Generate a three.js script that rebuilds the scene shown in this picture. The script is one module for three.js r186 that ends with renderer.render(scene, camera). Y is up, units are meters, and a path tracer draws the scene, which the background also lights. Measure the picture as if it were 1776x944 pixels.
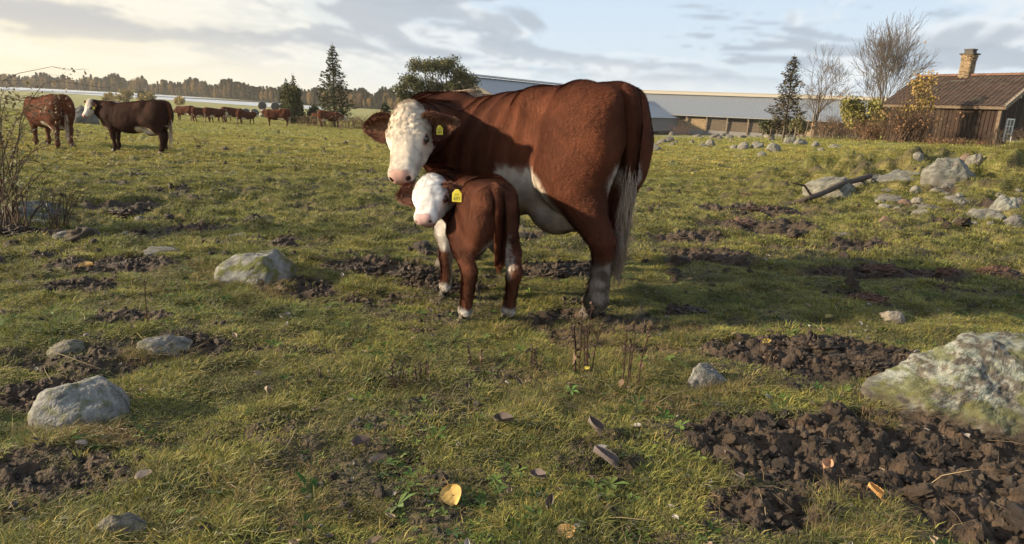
import * as THREE from 'three';
import { createNoise2D, createNoise3D } from 'simplex-noise';
import { mergeGeometries } from 'three/addons/utils/BufferGeometryUtils.js';

// ---------------------------------------------------------------- camera
const scene = new THREE.Scene();
const FPX = 1130, EYE = 1.22, PITCH = Math.atan(289 / FPX), ROLL = 0.042;
const camera = new THREE.PerspectiveCamera(2 * Math.atan(472 / FPX) * 180 / Math.PI, 1024 / 544, 0.05, 6000);
camera.rotation.order = 'YXZ';
camera.position.set(0, EYE, 0);
camera.rotation.set(-PITCH, 0, ROLL);
camera.updateMatrixWorld(true);

// ---------------------------------------------------------------- random numbers and noise
function rng(a) { return () => { a = (a + 0x6d2b79f5) | 0; let t = Math.imul(a ^ (a >>> 15), 1 | a); t = (t + Math.imul(t ^ (t >>> 7), 61 | t)) ^ t; return ((t ^ (t >>> 14)) >>> 0) / 4294967296; }; }
const n2 = createNoise2D(rng(11)), n3 = createNoise3D(rng(12));
const clamp = (x, a = 0, b = 1) => Math.min(b, Math.max(a, x));
const sstep = (a, b, x) => { const t = clamp((x - a) / (b - a)); return t * t * (3 - 2 * t); };
const mix = (a, b, t) => a + (b - a) * t;
const mixc = (a, b, t) => [mix(a[0], b[0], t), mix(a[1], b[1], t), mix(a[2], b[2], t)];
const fbm2 = (x, y, o = 4) => { let s = 0, a = 0.5; for (let i = 0; i < o; i++) { s += a * n2(x, y); x = x * 2.03 + 7.1; y = y * 2.03 - 3.7; a *= 0.5; } return s; };
const fbm3 = (x, y, z, o = 4) => { let s = 0, a = 0.5; for (let i = 0; i < o; i++) { s += a * n3(x, y, z); x = x * 2.03 + 5.1; y = y * 2.03 - 3.7; z = z * 2.03 + 1.3; a *= 0.5; } return s; };
const V = (x, y, z) => new THREE.Vector3(x, y, z);

// ---------------------------------------------------------------- sky and sun
const SUN = V(-0.97, 0.31, 0.0).normalize();
{
  const W = 2048, H = 1024, data = new Float32Array(W * H * 4);
  const sh = Math.hypot(SUN.x, SUN.z), sx = SUN.x / sh, sz = SUN.z / sh;
  for (let j = 0; j < H; j++) {
    const el = ((j + 0.5) / H - 0.5) * Math.PI, y = Math.sin(el), ch = Math.cos(el);
    for (let i = 0; i < W; i++) {
      const o = (j * W + i) * 4;
      data[o + 3] = 1;
      if (el <= 0) { data[o] = 0.16; data[o + 1] = 0.15; data[o + 2] = 0.12; continue; }
      const az = ((i + 0.5) / W - 0.5) * 2 * Math.PI, x = ch * Math.cos(az), z = ch * Math.sin(az);
      const toSun = (x * sx + z * sz) / Math.max(ch, 1e-4);                         // 1 towards the sun's side
      const warm = sstep(-0.02, 0.62, toSun) * Math.exp(-y * 2.2);
      let c = mixc([0.64, 0.77, 0.90], [0.36, 0.52, 0.76], sstep(0.05, 0.55, y));          // clear air
      c = mixc(c, [1.0, 0.89, 0.66], 0.95 * warm);
      const low = Math.exp(-y * 16);
      c = mixc(c, mixc([0.80, 0.84, 0.83], [1.04, 0.92, 0.66], warm), low * 0.85);
      // a layer of thin streaked cloud, and thicker banks away from the sun
      const k = 1 / (y + 0.11), px = x * k * 0.62, pz = z * k * 0.62;
      const a = px * 0.30 - pz * 0.954, b = px * 0.954 + pz * 0.30;                     // along and across the streaks
      const wx = fbm2(px * 0.5 + 3, pz * 0.5 - 8, 3), wy = fbm2(px * 0.5 - 13, pz * 0.5 + 5, 3);
      const fine = fbm2(a * 2.2 + wx, b * 8.5 + wy, 4), up = sstep(0.0, 0.05, y);
      const streak = fbm2(a * 0.40 + wx * 0.6, b * 1.6 + wy * 0.9, 5) + 0.22 * fine;
      const white = sstep(-0.16, 0.30, streak) * up;
      c = mixc(c, mixc([0.90, 0.92, 0.92], [1.08, 1.0, 0.82], warm), white * 0.6);
      const bank = fbm2(px * 0.6 + wx * 0.7 + 24.2, pz * 1.7 + wy * 0.7 + 9.2, 5) + 0.36 * fbm2(px * 3.0 + wy, pz * 7.2 + wx, 5);
      const side = sstep(0.5, -0.05, toSun);
      const grey = sstep(0.02, 0.24, bank) * mix(0.1, 1, side) * sstep(0.025, 0.075, y);
      c = mixc(c, mixc([0.45, 0.525, 0.61], [0.60, 0.58, 0.56], warm), grey * 0.86);
      const band = fbm2(a * 0.26 - 5.2 + wx * 0.5, b * 0.85 + 2.9 + wy * 0.5, 4) + 0.24 * fine;
      const grey2 = sstep(0.04, 0.32, band) * sstep(0.02, 0.085, y);
      c = mixc(c, mixc([0.46, 0.525, 0.60], [0.57, 0.56, 0.56], warm), grey2 * 0.82);
      const g = 0.455; data[o] = c[0] * g; data[o + 1] = c[1] * g; data[o + 2] = c[2] * g;
    }
  }
  const sky = new THREE.DataTexture(data, W, H, THREE.RGBAFormat, THREE.FloatType);
  sky.mapping = THREE.EquirectangularReflectionMapping; sky.magFilter = THREE.LinearFilter; sky.needsUpdate = true;
  scene.background = sky; scene.environment = sky;
}
const sun = new THREE.DirectionalLight(new THREE.Color().setRGB(1.0, 0.81, 0.56), 4.7);
sun.position.copy(SUN).multiplyScalar(200); sun.target.position.set(0, 0, -20);
sun.castShadow = true; sun.shadow.radius = 4;
Object.assign(sun.shadow.camera, { left: -120, right: 120, top: 120, bottom: -120, near: 1, far: 600 });
sun.name = 'sun'; sun.target.name = 'sun_target';
scene.add(sun, sun.target);
scene.fog = new THREE.FogExp2(new THREE.Color().setRGB(0.85, 0.82, 0.76), 0.00022);
const renderer = new THREE.WebGLRenderer({ antialias: true });
renderer.toneMapping = THREE.LinearToneMapping;
renderer.toneMappingExposure = 2.3;
renderer.shadowMap.enabled = true;

// ---------------------------------------------------------------- pixels to places
const camM = camera.matrixWorld;
const ray = (u, v) => V((u - 888) / FPX, -(v - 472) / FPX, -1).transformDirection(camM);
const project = (p) => { const q = p.clone().applyMatrix4(camM.clone().invert()); return [888 + FPX * q.x / -q.z, 472 - FPX * q.y / -q.z]; };
const at = (u, v, d) => { const r = ray(u, v); return V(0, EYE, 0).addScaledVector(r, d / -r.z); };      // the point seen at (u, v), d metres ahead

// ---------------------------------------------------------------- terrain
function lie(x, z) {                                                       // the lie of the land
  const d = Math.max(0, -z), t = clamp(d / 320), az = x / Math.max(3, d);
  const s = sstep(0.75, -0.25, az);
  let y = -4 * (1 - (1 - t) * (1 - t)) * mix(0.05, 1, s) ;
  y += 0.30 * sstep(0.3, 0.7, az) * sstep(8, 30, d);
  y -= (0.35 * sstep(40, 65, d) + 1.45 * sstep(65, 125, d)) * sstep(-0.1, 0.1, az) * sstep(0.64, 0.5, az);
  const g = (cx, cz, rx, rz, h) => { const u = (x - cx) / rx, w = (z - cz) / rz; return h * Math.exp(-(u * u + w * w)); };
  { const m = g(9.0, -11.2, 3.1, 2.3, 1) + g(6.3, -13.0, 2.2, 1.4, 0.45); if (m > 0.02) y += m * (0.72 + 0.22 * n2(x * 0.9, z * 0.9) + 0.16 * n2(x * 2.3 + 4, z * 2.3)); }                      // stony mound on the right
  y += g(2.1, -1.9, 0.9, 0.6, -0.06) + g(1.75, -3.1, 0.8, 0.4, 0.05);
  y += g(-1.9, -5.2, 0.9, 0.6, 0.08) + g(-2.2, -3.3, 0.7, 0.4, 0.07);
  return y;
}
function terrain(x, z) {
  const d = Math.hypot(x, z), f = sstep(200, 20, d);
  return lie(x, z) + f * (0.10 * n2(x * 0.16, z * 0.16) + 0.045 * fbm2(x * 0.7 + 3, z * 0.7, 2)) * sstep(4.5, 9, d) + 0.022 * n2(x * 1.7, z * 1.7) * f * sstep(5.0, 7, d) + 0.012 * n2(x * 1.7, z * 1.7) * sstep(4, 3, d);
}
const ground = (u, v) => {                                                 // where the sight line through (u, v) meets the land
  const r = ray(u, v), p = V(0, EYE, 0); let s = 0.5, prev = 0.5;
  for (let i = 0; i < 2000; i++) {
    const x = r.x * s, y = EYE + r.y * s, z = r.z * s;
    if (y < terrain(x, z)) { let a = prev, b = s; for (let k = 0; k < 30; k++) { const m = (a + b) / 2; if (EYE + r.y * m < terrain(r.x * m, r.z * m)) b = m; else a = m; } s = b; break; }
    prev = s; s *= 1.01;
  }
  const q = p.addScaledVector(r, s); q.y = terrain(q.x, q.z); return q;
};
// trodden mud: [u, v, half width, half depth (metres), how bare]
const MUD = [];
function mudAt(u, v, rx, rz, k = 1) { const g = ground(u, v); MUD.push([g.x, g.z, rx, rz, k]); }
mudAt(1400, 790, 0.40, 0.28, 0.8); mudAt(1620, 765, 0.60, 0.22, 0.8); mudAt(1730, 850, 0.42, 0.42, 0.85); mudAt(1340, 885, 0.22, 0.12, 0.9); mudAt(1290, 770, 0.2, 0.2, 0.9); mudAt(1400, 605, 0.55, 0.26, 0.8); mudAt(1500, 630, 0.45, 0.18, 0.7);
mudAt(965, 470, 0.34, 0.3, 0.8); mudAt(700, 470, 0.5, 0.28, 0.55); mudAt(620, 463, 0.3, 0.2, 0.5); mudAt(770, 495, 0.35, 0.2, 0.7); mudAt(1000, 560, 0.35, 0.22, 0.75); mudAt(1090, 570, 0.3, 0.15, 0.6);
mudAt(1300, 388, 0.8, 0.5, 0.42); mudAt(1330, 365, 0.7, 0.4, 0.5); mudAt(1380, 432, 0.9, 0.16, 0.38); mudAt(1540, 474, 0.7, 0.2, 0.6); mudAt(1720, 474, 0.4, 0.18, 0.55); mudAt(1235, 445, 0.5, 0.3, 0.55); mudAt(1190, 410, 0.5, 0.3, 0.5); mudAt(1270, 362, 0.5, 0.4, 0.6);
mudAt(215, 365, 0.5, 0.4, 0.7); mudAt(265, 360, 0.5, 0.3, 0.5); mudAt(335, 395, 0.4, 0.3, 0.6); mudAt(487, 418, 0.3, 0.25, 0.7); mudAt(250, 408, 0.4, 0.25, 0.5); mudAt(190, 460, 0.5, 0.25, 0.6); mudAt(130, 625, 0.5, 0.15, 0.35); mudAt(350, 600, 0.35, 0.15, 0.4);
mudAt(100, 820, 0.3, 0.18, 0.4); mudAt(470, 750, 0.3, 0.15, 0.3); mudAt(1050, 790, 0.22, 0.2, 0.35); mudAt(660, 520, 0.3, 0.2, 0.4); mudAt(20, 400, 0.5, 0.25, 0.7);
{ const r = rng(17); for (let k = 0; k < 70; k++) { const d = 3.2 + 22 * r() * r(), a = mix(-38, 38, r()) * Math.PI / 180, w = 0.05 + 0.17 * r() * r() * (1 + d / 9); MUD.push([d * Math.sin(a), -d * Math.cos(a), w * (1 + r()), w, 0.45 + 0.3 * r()]); } }
function mud(x, z) {
  let m = 0;
  for (const [cx, cz, rx, rz, k] of MUD) {
    const u = (x - cx) / rx, w = (z - cz) / rz, q = u * u + w * w;
    if (q > 4) continue;
    m = Math.max(m, k * sstep(1.7, 0.5, q));
  }
  if (m <= 0) return 0;
  return clamp(m * 1.35 + 0.8 * fbm2(x * 4, z * 4, 3) * m);
}
const bare = (x, z) => sstep(-0.06, 0.42, fbm2(x * 0.9 + 40, z * 0.9 - 11, 4) + 0.4 * fbm2(x * 5.1, z * 5.1, 2)) * 0.85;
function groundHeight(x, z, m = mud(x, z)) {
  const d = Math.hypot(x, z);
  let y = terrain(x, z);
  if (d < 60) {
    y += (mix(0.034, 0.115, sstep(4, 9, d)) * fbm2(x * 2.2, z * 2.2, 4) + 0.010 * fbm2(x * 12, z * 12, 2)) * sstep(60, 25, d);
    if (m > 0) { const k = Math.abs(n2(x * 4.2 + 5, z * 4.2)), r = Math.abs(fbm2(x * 9, z * 9, 4)); y += m * (-0.03 + 0.045 * k + 0.04 * r + 0.03 * fbm2(x * 7 + 2, z * 7, 3)); }
  }
  return y;
}
// ---------------------------------------------------------------- building helpers
const taken = {};
const named = (name) => { const k = taken[name] = (taken[name] ?? -1) + 1; return k ? `${name}_${String(k).padStart(3, '0')}` : name; };
function tag(o, label, category, group) { o.userData.label = label; o.userData.category = category; if (group) o.userData.group = group; return o; }
function thing(name, label, category, p = V(0, 0, 0), turn = 0, group) {
  const o = new THREE.Group(); o.name = named(name); o.position.copy(p); o.rotation.y = turn; scene.add(o);
  return tag(o, label, category, group);
}
function part(name, geometry, material, parent = scene) {
  const m = new THREE.Mesh(geometry, material); m.castShadow = m.receiveShadow = true; m.name = parent === scene ? named(name) : name; parent.add(m); return m;
}
const structure = (o) => { o.userData.kind = 'structure'; return o; };
const stuff = (o, label) => { o.userData.kind = 'stuff'; if (label) o.userData.label = label; return o; };
class Build {                                                              // collects triangles
  constructor() { this.p = []; this.c = []; this.i = []; this.uv = []; this.col = [1, 1, 1]; }
  v(x, y, z, u = 0, w = 0) { this.p.push(x, y, z); this.c.push(this.col[0], this.col[1], this.col[2]); this.uv.push(u, w); return this.p.length / 3 - 1; }
  tri(a, b, c) { this.i.push(a, b, c); }
  quad(a, b, c, d) { this.i.push(a, b, c, a, c, d); }
  box(cx, cy, cz, sx, sy, sz, m) {                                        // own corners for each face
    const h = [sx / 2, sy / 2, sz / 2], q = V(0, 0, 0);
    for (const [ax, s] of [[0, 1], [0, -1], [1, 1], [1, -1], [2, 1], [2, -1]]) {
      const b = (ax + 1) % 3, e = (ax + 2) % 3, ids = [];
      for (const [k, l] of [[-1, -1], [1, -1], [1, 1], [-1, 1]]) {
        const p = [0, 0, 0]; p[ax] = s * h[ax]; p[b] = k * h[b] * s; p[e] = l * h[e];
        q.set(p[0] + cx, p[1] + cy, p[2] + cz); if (m) q.applyMatrix4(m);
        ids.push(this.v(q.x, q.y, q.z, p[b] + cx, p[e] + cy));
      }
      this.quad(...ids);
    }
    return this;
  }
  tube(points, radii, sides = 5, cap = true) {                            // a bent, tapering rod
    const n = points.length, up = V(0, 0, 0), s = V(0, 0, 0), t = V(0, 0, 0); let first = -1;
    up.subVectors(points[n - 1], points[0]).normalize(); const ref = Math.abs(up.y) > 0.8 ? V(1, 0, 0.2) : V(0, 1, 0.1);
    let len = 0;
    for (let k = 0; k < n; k++) {
      t.subVectors(points[Math.min(n - 1, k + 1)], points[Math.max(0, k - 1)]).normalize();
      s.crossVectors(t, ref).normalize(); up.crossVectors(s, t);
      if (k) len += points[k].distanceTo(points[k - 1]);
      for (let a = 0; a < sides; a++) {
        const c = Math.cos(a / sides * 6.28319) * radii[k], d = Math.sin(a / sides * 6.28319) * radii[k];
        const id = this.v(points[k].x + s.x * c + up.x * d, points[k].y + s.y * c + up.y * d, points[k].z + s.z * c + up.z * d, a / sides, len);
        if (first < 0) first = id;
      }
      if (k) for (let a = 0; a < sides; a++) { const o = first + (k - 1) * sides, b = (a + 1) % sides; this.quad(o + a, o + b, o + sides + b, o + sides + a); }
    }
    if (cap) { const p = points[n - 1], e = this.v(p.x, p.y, p.z), o = first + (n - 1) * sides; for (let a = 0; a < sides; a++) this.tri(o + a, o + (a + 1) % sides, e); }
    return this;
  }
  geometry(normals = true) {
    const g = new THREE.BufferGeometry();
    g.setAttribute('position', new THREE.Float32BufferAttribute(this.p, 3)); g.setAttribute('color', new THREE.Float32BufferAttribute(this.c, 3)); g.setAttribute('uv', new THREE.Float32BufferAttribute(this.uv, 2));
    g.setIndex(this.i); if (normals) g.computeVertexNormals(); return g;
  }
}
const std = (o) => new THREE.MeshStandardMaterial({ roughness: 0.95, ...o });
function noiseTexture(size, f, srgb = false) {                              // tiles: noise on a torus is costly, so blend two shifted copies
  const d = new Uint8Array(size * size * 4);
  for (let y = 0; y < size; y++) for (let x = 0; x < size; x++) {
    const u = x / size, v = y / size, wu = sstep(0, 0.25, u), wv = sstep(0, 0.25, v);
    const a = f(u, v), b = f(u + 1, v), c = f(u, v + 1), e = f(u + 1, v + 1), o = (y * size + x) * 4;
    for (let k = 0; k < 3; k++) d[o + k] = clamp(mix(mix(e[k], c[k], wu), mix(b[k], a[k], wu), wv)) * 255;
    d[o + 3] = 255;
  }
  const t = new THREE.DataTexture(d, size, size); t.wrapS = t.wrapT = THREE.RepeatWrapping; t.magFilter = THREE.LinearFilter; t.minFilter = THREE.LinearMipmapLinearFilter; t.generateMipmaps = true;
  if (srgb) t.colorSpace = THREE.SRGBColorSpace; t.needsUpdate = true; return t;
}
const grain = noiseTexture(512, (u, v) => { const a = 0.5 + 0.55 * fbm2(u * 14, v * 14, 6); return [a, a, a]; });
const clodBump = noiseTexture(512, (u, v) => { const a = 0.15 + 0.8 * Math.abs(fbm2(u * 9, v * 9, 6)) + 0.35 * Math.abs(fbm2(u * 31, v * 31, 3)); return [a, a, a]; });
const speck = noiseTexture(512, (u, v) => { const a = fbm2(u * 40, v * 40, 3), b = fbm2(u * 9 + 4, v * 9, 4), k = 0.78 + 0.3 * a + 0.25 * b; return [k, k * (1 + 0.05 * a), k]; });

// ---------------------------------------------------------------- the ground: one sheet, fine where the camera looks
const SOIL = [0.075, 0.048, 0.030], SOIL_WET = [0.036, 0.024, 0.016];
function groundColor(x, z, m) {
  const d = Math.hypot(x, z), a = fbm2(x * 0.8, z * 0.8, 4), b = fbm2(x * 3.7 + 9, z * 3.7, 3);
  let c = mixc([0.12, 0.12, 0.030], [0.22, 0.18, 0.062], sstep(-0.25, 0.45, a + 0.5 * b));
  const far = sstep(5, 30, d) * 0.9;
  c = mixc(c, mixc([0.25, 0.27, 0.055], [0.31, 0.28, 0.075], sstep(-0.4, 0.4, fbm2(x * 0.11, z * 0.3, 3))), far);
  c = mixc(c, [0.062, 0.045, 0.028], 0.92 * bare(x, z) * sstep(40, 14, d));
  c = mixc(c, SOIL, 0.35 * sstep(6, 2, d));
  if (m > 0) c = mixc(c, mixc(SOIL, SOIL_WET, sstep(-0.2, 0.5, b)), sstep(0.15, 0.6, m));
  // shingle and rough ground before the long shed, and dead grass on the far side of the right-hand pasture
  c = mixc(c, [0.20, 0.19, 0.17], sstep(60, 85, -z) * sstep(-2, 20, x) * 0.8);
  const k = 0.86 + 0.28 * n2(x * 11, z * 11) * sstep(40, 8, d);
  return [c[0] * k, c[1] * k, c[2] * k];
}
{
  const rows = [0], cols = [];
  for (let i = 0; i <= 400; i++) rows.push(0.9 * Math.pow(14 / 0.9, i / 400));
  for (let i = 1; i <= 170; i++) rows.push(14 * Math.pow(4500 / 14, i / 170));
  for (let i = 0; i <= 760; i++) cols.push(mix(-47, 47, i / 760));
  for (let i = 1; i < 40; i++) cols.push(mix(47, 313, i / 40));
  const nr = rows.length, nc = cols.length, P = new Float32Array(nr * nc * 3), C = new Float32Array(nr * nc * 3), U = new Float32Array(nr * nc * 2), I = [];
  for (let i = 0; i < nr; i++) for (let j = 0; j < nc; j++) {
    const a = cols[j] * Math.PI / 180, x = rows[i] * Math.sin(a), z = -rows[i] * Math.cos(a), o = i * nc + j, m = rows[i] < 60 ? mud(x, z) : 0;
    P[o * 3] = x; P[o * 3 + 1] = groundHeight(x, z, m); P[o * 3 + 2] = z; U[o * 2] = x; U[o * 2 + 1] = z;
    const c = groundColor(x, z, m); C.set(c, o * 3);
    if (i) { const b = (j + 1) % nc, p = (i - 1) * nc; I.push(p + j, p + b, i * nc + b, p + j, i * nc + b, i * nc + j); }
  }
  const g = new THREE.BufferGeometry();
  g.setAttribute('position', new THREE.BufferAttribute(P, 3)); g.setAttribute('color', new THREE.BufferAttribute(C, 3)); g.setAttribute('uv', new THREE.BufferAttribute(U, 2));
  g.setIndex(I); g.computeVertexNormals();
  const bump = clodBump.clone(); bump.repeat.set(1.1, 1.1); const map = speck.clone(); map.repeat.set(2.3, 2.3); map.colorSpace = THREE.NoColorSpace;
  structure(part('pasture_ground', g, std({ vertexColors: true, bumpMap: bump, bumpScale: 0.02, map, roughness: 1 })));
}
// ---------------------------------------------------------------- grass
function bladeTuft(seed, count, radius, len, width, lean, tint) {
  const r = rng(seed), b = new Build();
  for (let k = 0; k < count; k++) {
    const a = r() * 6.283, q = Math.sqrt(r()) * radius, x = Math.cos(a) * q, z = Math.sin(a) * q, L = len * (0.55 + 0.75 * r()), w = width * (0.7 + 0.6 * r());
    const dir = a + (r() - 0.5) * 2.4, l = lean * (0.35 + r()), dx = Math.cos(dir), dz = Math.sin(dir), tw = dir + 1.57 + (r() - 0.5), sx = Math.cos(tw) * w / 2, sz = Math.sin(tw) * w / 2;
    const shade = 0.75 + 0.5 * r(), dry = r() < tint ? 1 : 0, hue = dry ? [1.5, 1.22, 1.35] : [1, 1, 1];
    const at3 = (t) => [x + dx * L * l * t * t, L * t * (1 - 0.42 * l * t), z + dz * L * l * t * t];
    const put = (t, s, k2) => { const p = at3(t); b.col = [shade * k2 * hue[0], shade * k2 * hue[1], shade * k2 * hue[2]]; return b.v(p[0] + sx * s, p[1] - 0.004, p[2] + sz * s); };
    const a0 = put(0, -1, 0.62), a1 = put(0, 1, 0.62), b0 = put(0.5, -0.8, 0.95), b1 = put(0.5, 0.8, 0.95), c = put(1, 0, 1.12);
    b.tri(a0, a1, b1); b.tri(a0, b1, b0); b.tri(b0, b1, c);
  }
  return b.geometry();
}
const grassMat = new THREE.MeshPhysicalMaterial({ vertexColors: true, roughness: 0.8, specularIntensity: 0.5, transmission: 0.45, thickness: 0, side: THREE.DoubleSide });
const greens = [[0.12, 0.16, 0.036], [0.21, 0.225, 0.045], [0.31, 0.285, 0.068], [0.16, 0.185, 0.05], [0.33, 0.28, 0.12], [0.18, 0.125, 0.068]];
function scatterGrass(name, label, protos, r0, r1, count, power, scale, opts = {}) {
  const r = rng(name.length * 77 + Math.round(r0 * 10)), lists = protos.map(() => []), m = new THREE.Matrix4(), q = new THREE.Quaternion(), e = new THREE.Euler();
  let put = 0, tries = 0;
  while (put < count && tries++ < count * 8) {
    const t = r(), d = power ? Math.pow(Math.pow(r0, power) + t * (Math.pow(r1, power) - Math.pow(r0, power)), 1 / power) : r0 * Math.pow(r1 / r0, t);
    const a = mix(-43.5, 43.5, r()) * Math.PI / 180, x = d * Math.sin(a), z = -d * Math.cos(a);
    const md = d < 40 ? mud(x, z) : 0; if (md > 0.28 + 0.25 * r()) continue;
    if (d > 62 && x > 0 && r() < 0.85) continue;
    const patch = fbm2(x * 1.1 + 70, z * 1.1, 4), br = bare(x, z);
    const long = patch + 0.3 * (r() - 0.5);
    if (opts.long) { if (long < opts.long || r() < br) continue; } else if (r() < br * (opts.bare ?? 1.05)) continue;
    put++;
    const s = scale * (0.7 + 0.7 * r()) * (1 + 0.35 * patch), hue = fbm2(x * 0.55 - 20, z * 0.55, 3) * 2.3 + (r() - 0.5) * 1.5 + 1.6 + (opts.dry ?? 0) + 0.5 * sstep(0.1, -0.3, patch);
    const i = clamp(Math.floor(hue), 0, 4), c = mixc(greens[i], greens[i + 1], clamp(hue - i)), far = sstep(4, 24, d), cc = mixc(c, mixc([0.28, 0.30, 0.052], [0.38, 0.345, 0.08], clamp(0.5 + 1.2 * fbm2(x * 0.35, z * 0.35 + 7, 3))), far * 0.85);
    const k = (0.5 + 0.95 * r()) * (1 - 0.42 * sstep(-0.05, 0.4, fbm2(x * 1.6 + 11, z * 1.6 - 5, 4)) * sstep(30, 10, d));
    m.compose(V(x, groundHeight(x, z, md), z), q.setFromEuler(e.set((r() - 0.5) * 0.3, r() * 6.283, (r() - 0.5) * 0.3)), V(s, s * (0.8 + 0.4 * r()), s));
    lists[Math.floor(r() * protos.length)].push([m.clone(), cc[0] * k, cc[1] * k, cc[2] * k]);
  }
  const col = new THREE.Color();
  protos.forEach((g, n) => {
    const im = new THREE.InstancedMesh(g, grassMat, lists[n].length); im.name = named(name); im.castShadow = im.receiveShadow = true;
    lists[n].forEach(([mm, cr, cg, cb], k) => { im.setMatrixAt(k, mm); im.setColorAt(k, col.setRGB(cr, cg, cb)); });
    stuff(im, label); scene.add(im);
  });
}
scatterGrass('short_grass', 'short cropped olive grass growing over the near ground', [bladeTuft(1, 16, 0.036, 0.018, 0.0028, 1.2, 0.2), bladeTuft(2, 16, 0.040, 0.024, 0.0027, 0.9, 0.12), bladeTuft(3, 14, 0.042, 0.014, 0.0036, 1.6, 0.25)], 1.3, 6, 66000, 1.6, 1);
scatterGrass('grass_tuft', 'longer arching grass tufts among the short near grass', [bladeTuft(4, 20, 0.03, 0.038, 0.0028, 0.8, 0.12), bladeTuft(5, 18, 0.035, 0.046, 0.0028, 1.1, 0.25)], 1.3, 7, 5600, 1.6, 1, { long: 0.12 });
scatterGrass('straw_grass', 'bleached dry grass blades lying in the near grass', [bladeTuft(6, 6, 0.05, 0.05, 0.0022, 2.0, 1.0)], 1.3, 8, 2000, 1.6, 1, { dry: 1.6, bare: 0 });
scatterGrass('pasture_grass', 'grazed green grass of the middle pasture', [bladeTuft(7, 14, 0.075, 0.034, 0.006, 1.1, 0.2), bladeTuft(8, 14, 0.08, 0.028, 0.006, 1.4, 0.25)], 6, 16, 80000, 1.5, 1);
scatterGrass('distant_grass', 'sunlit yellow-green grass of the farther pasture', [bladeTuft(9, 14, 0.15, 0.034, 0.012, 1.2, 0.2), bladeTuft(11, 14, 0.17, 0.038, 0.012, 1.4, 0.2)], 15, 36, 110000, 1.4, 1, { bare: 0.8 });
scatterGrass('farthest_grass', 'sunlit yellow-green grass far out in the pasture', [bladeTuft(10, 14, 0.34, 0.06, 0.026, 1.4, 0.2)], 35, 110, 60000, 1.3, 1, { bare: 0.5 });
{ // taller, browner grass left standing round stones and hoofs
  const r = rng(77), g = [bladeTuft(20, 18, 0.03, 0.065, 0.0026, 0.9, 0.5), bladeTuft(21, 16, 0.035, 0.085, 0.0024, 1.1, 0.7)], m = new THREE.Matrix4(), q = new THREE.Quaternion(), e = new THREE.Euler(), col = new THREE.Color(), L = [[], []];
  for (const [u0, u1, v0, v1, n] of [[880, 1230, 565, 720, 520], [960, 1090, 555, 600, 170], [30, 220, 738, 775, 190], [340, 510, 488, 520, 230], [330, 420, 455, 492, 120], [210, 330, 606, 630, 110], [1190, 1290, 666, 690, 90], [1500, 1560, 690, 740, 70], [230, 560, 800, 930, 220], [1400, 1560, 860, 940, 150], [860, 920, 555, 580, 60], [150, 270, 920, 944, 70]]) for (let k = 0; k < n; k++) {
    const p = ground(mix(u0, u1, r()), mix(v0, v1, r())), s = 0.45 + 0.7 * r() * r(), c = mixc([0.17, 0.19, 0.045], [0.28, 0.23, 0.10], clamp(r() * 1.2 - 0.1 + 0.5 * n2(p.x * 2, p.z * 2))), t = 0.7 + 0.5 * r();
    m.compose(V(p.x, groundHeight(p.x, p.z), p.z), q.setFromEuler(e.set((r() - 0.5) * 0.4, r() * 6.28, (r() - 0.5) * 0.4)), V(s, s, s)); L[r() < 0.6 ? 0 : 1].push([m.clone(), c[0] * t, c[1] * t, c[2] * t]);
  }
  L.forEach((l, i) => { const im = new THREE.InstancedMesh(g[i], grassMat, l.length); l.forEach(([mm, a, b, c], k) => { im.setMatrixAt(k, mm); im.setColorAt(k, col.setRGB(a, b, c)); }); im.name = named('rank_grass'); im.castShadow = im.receiveShadow = true; stuff(im, 'taller brownish grass standing round the stones and hoofs'); scene.add(im); });
}
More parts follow.
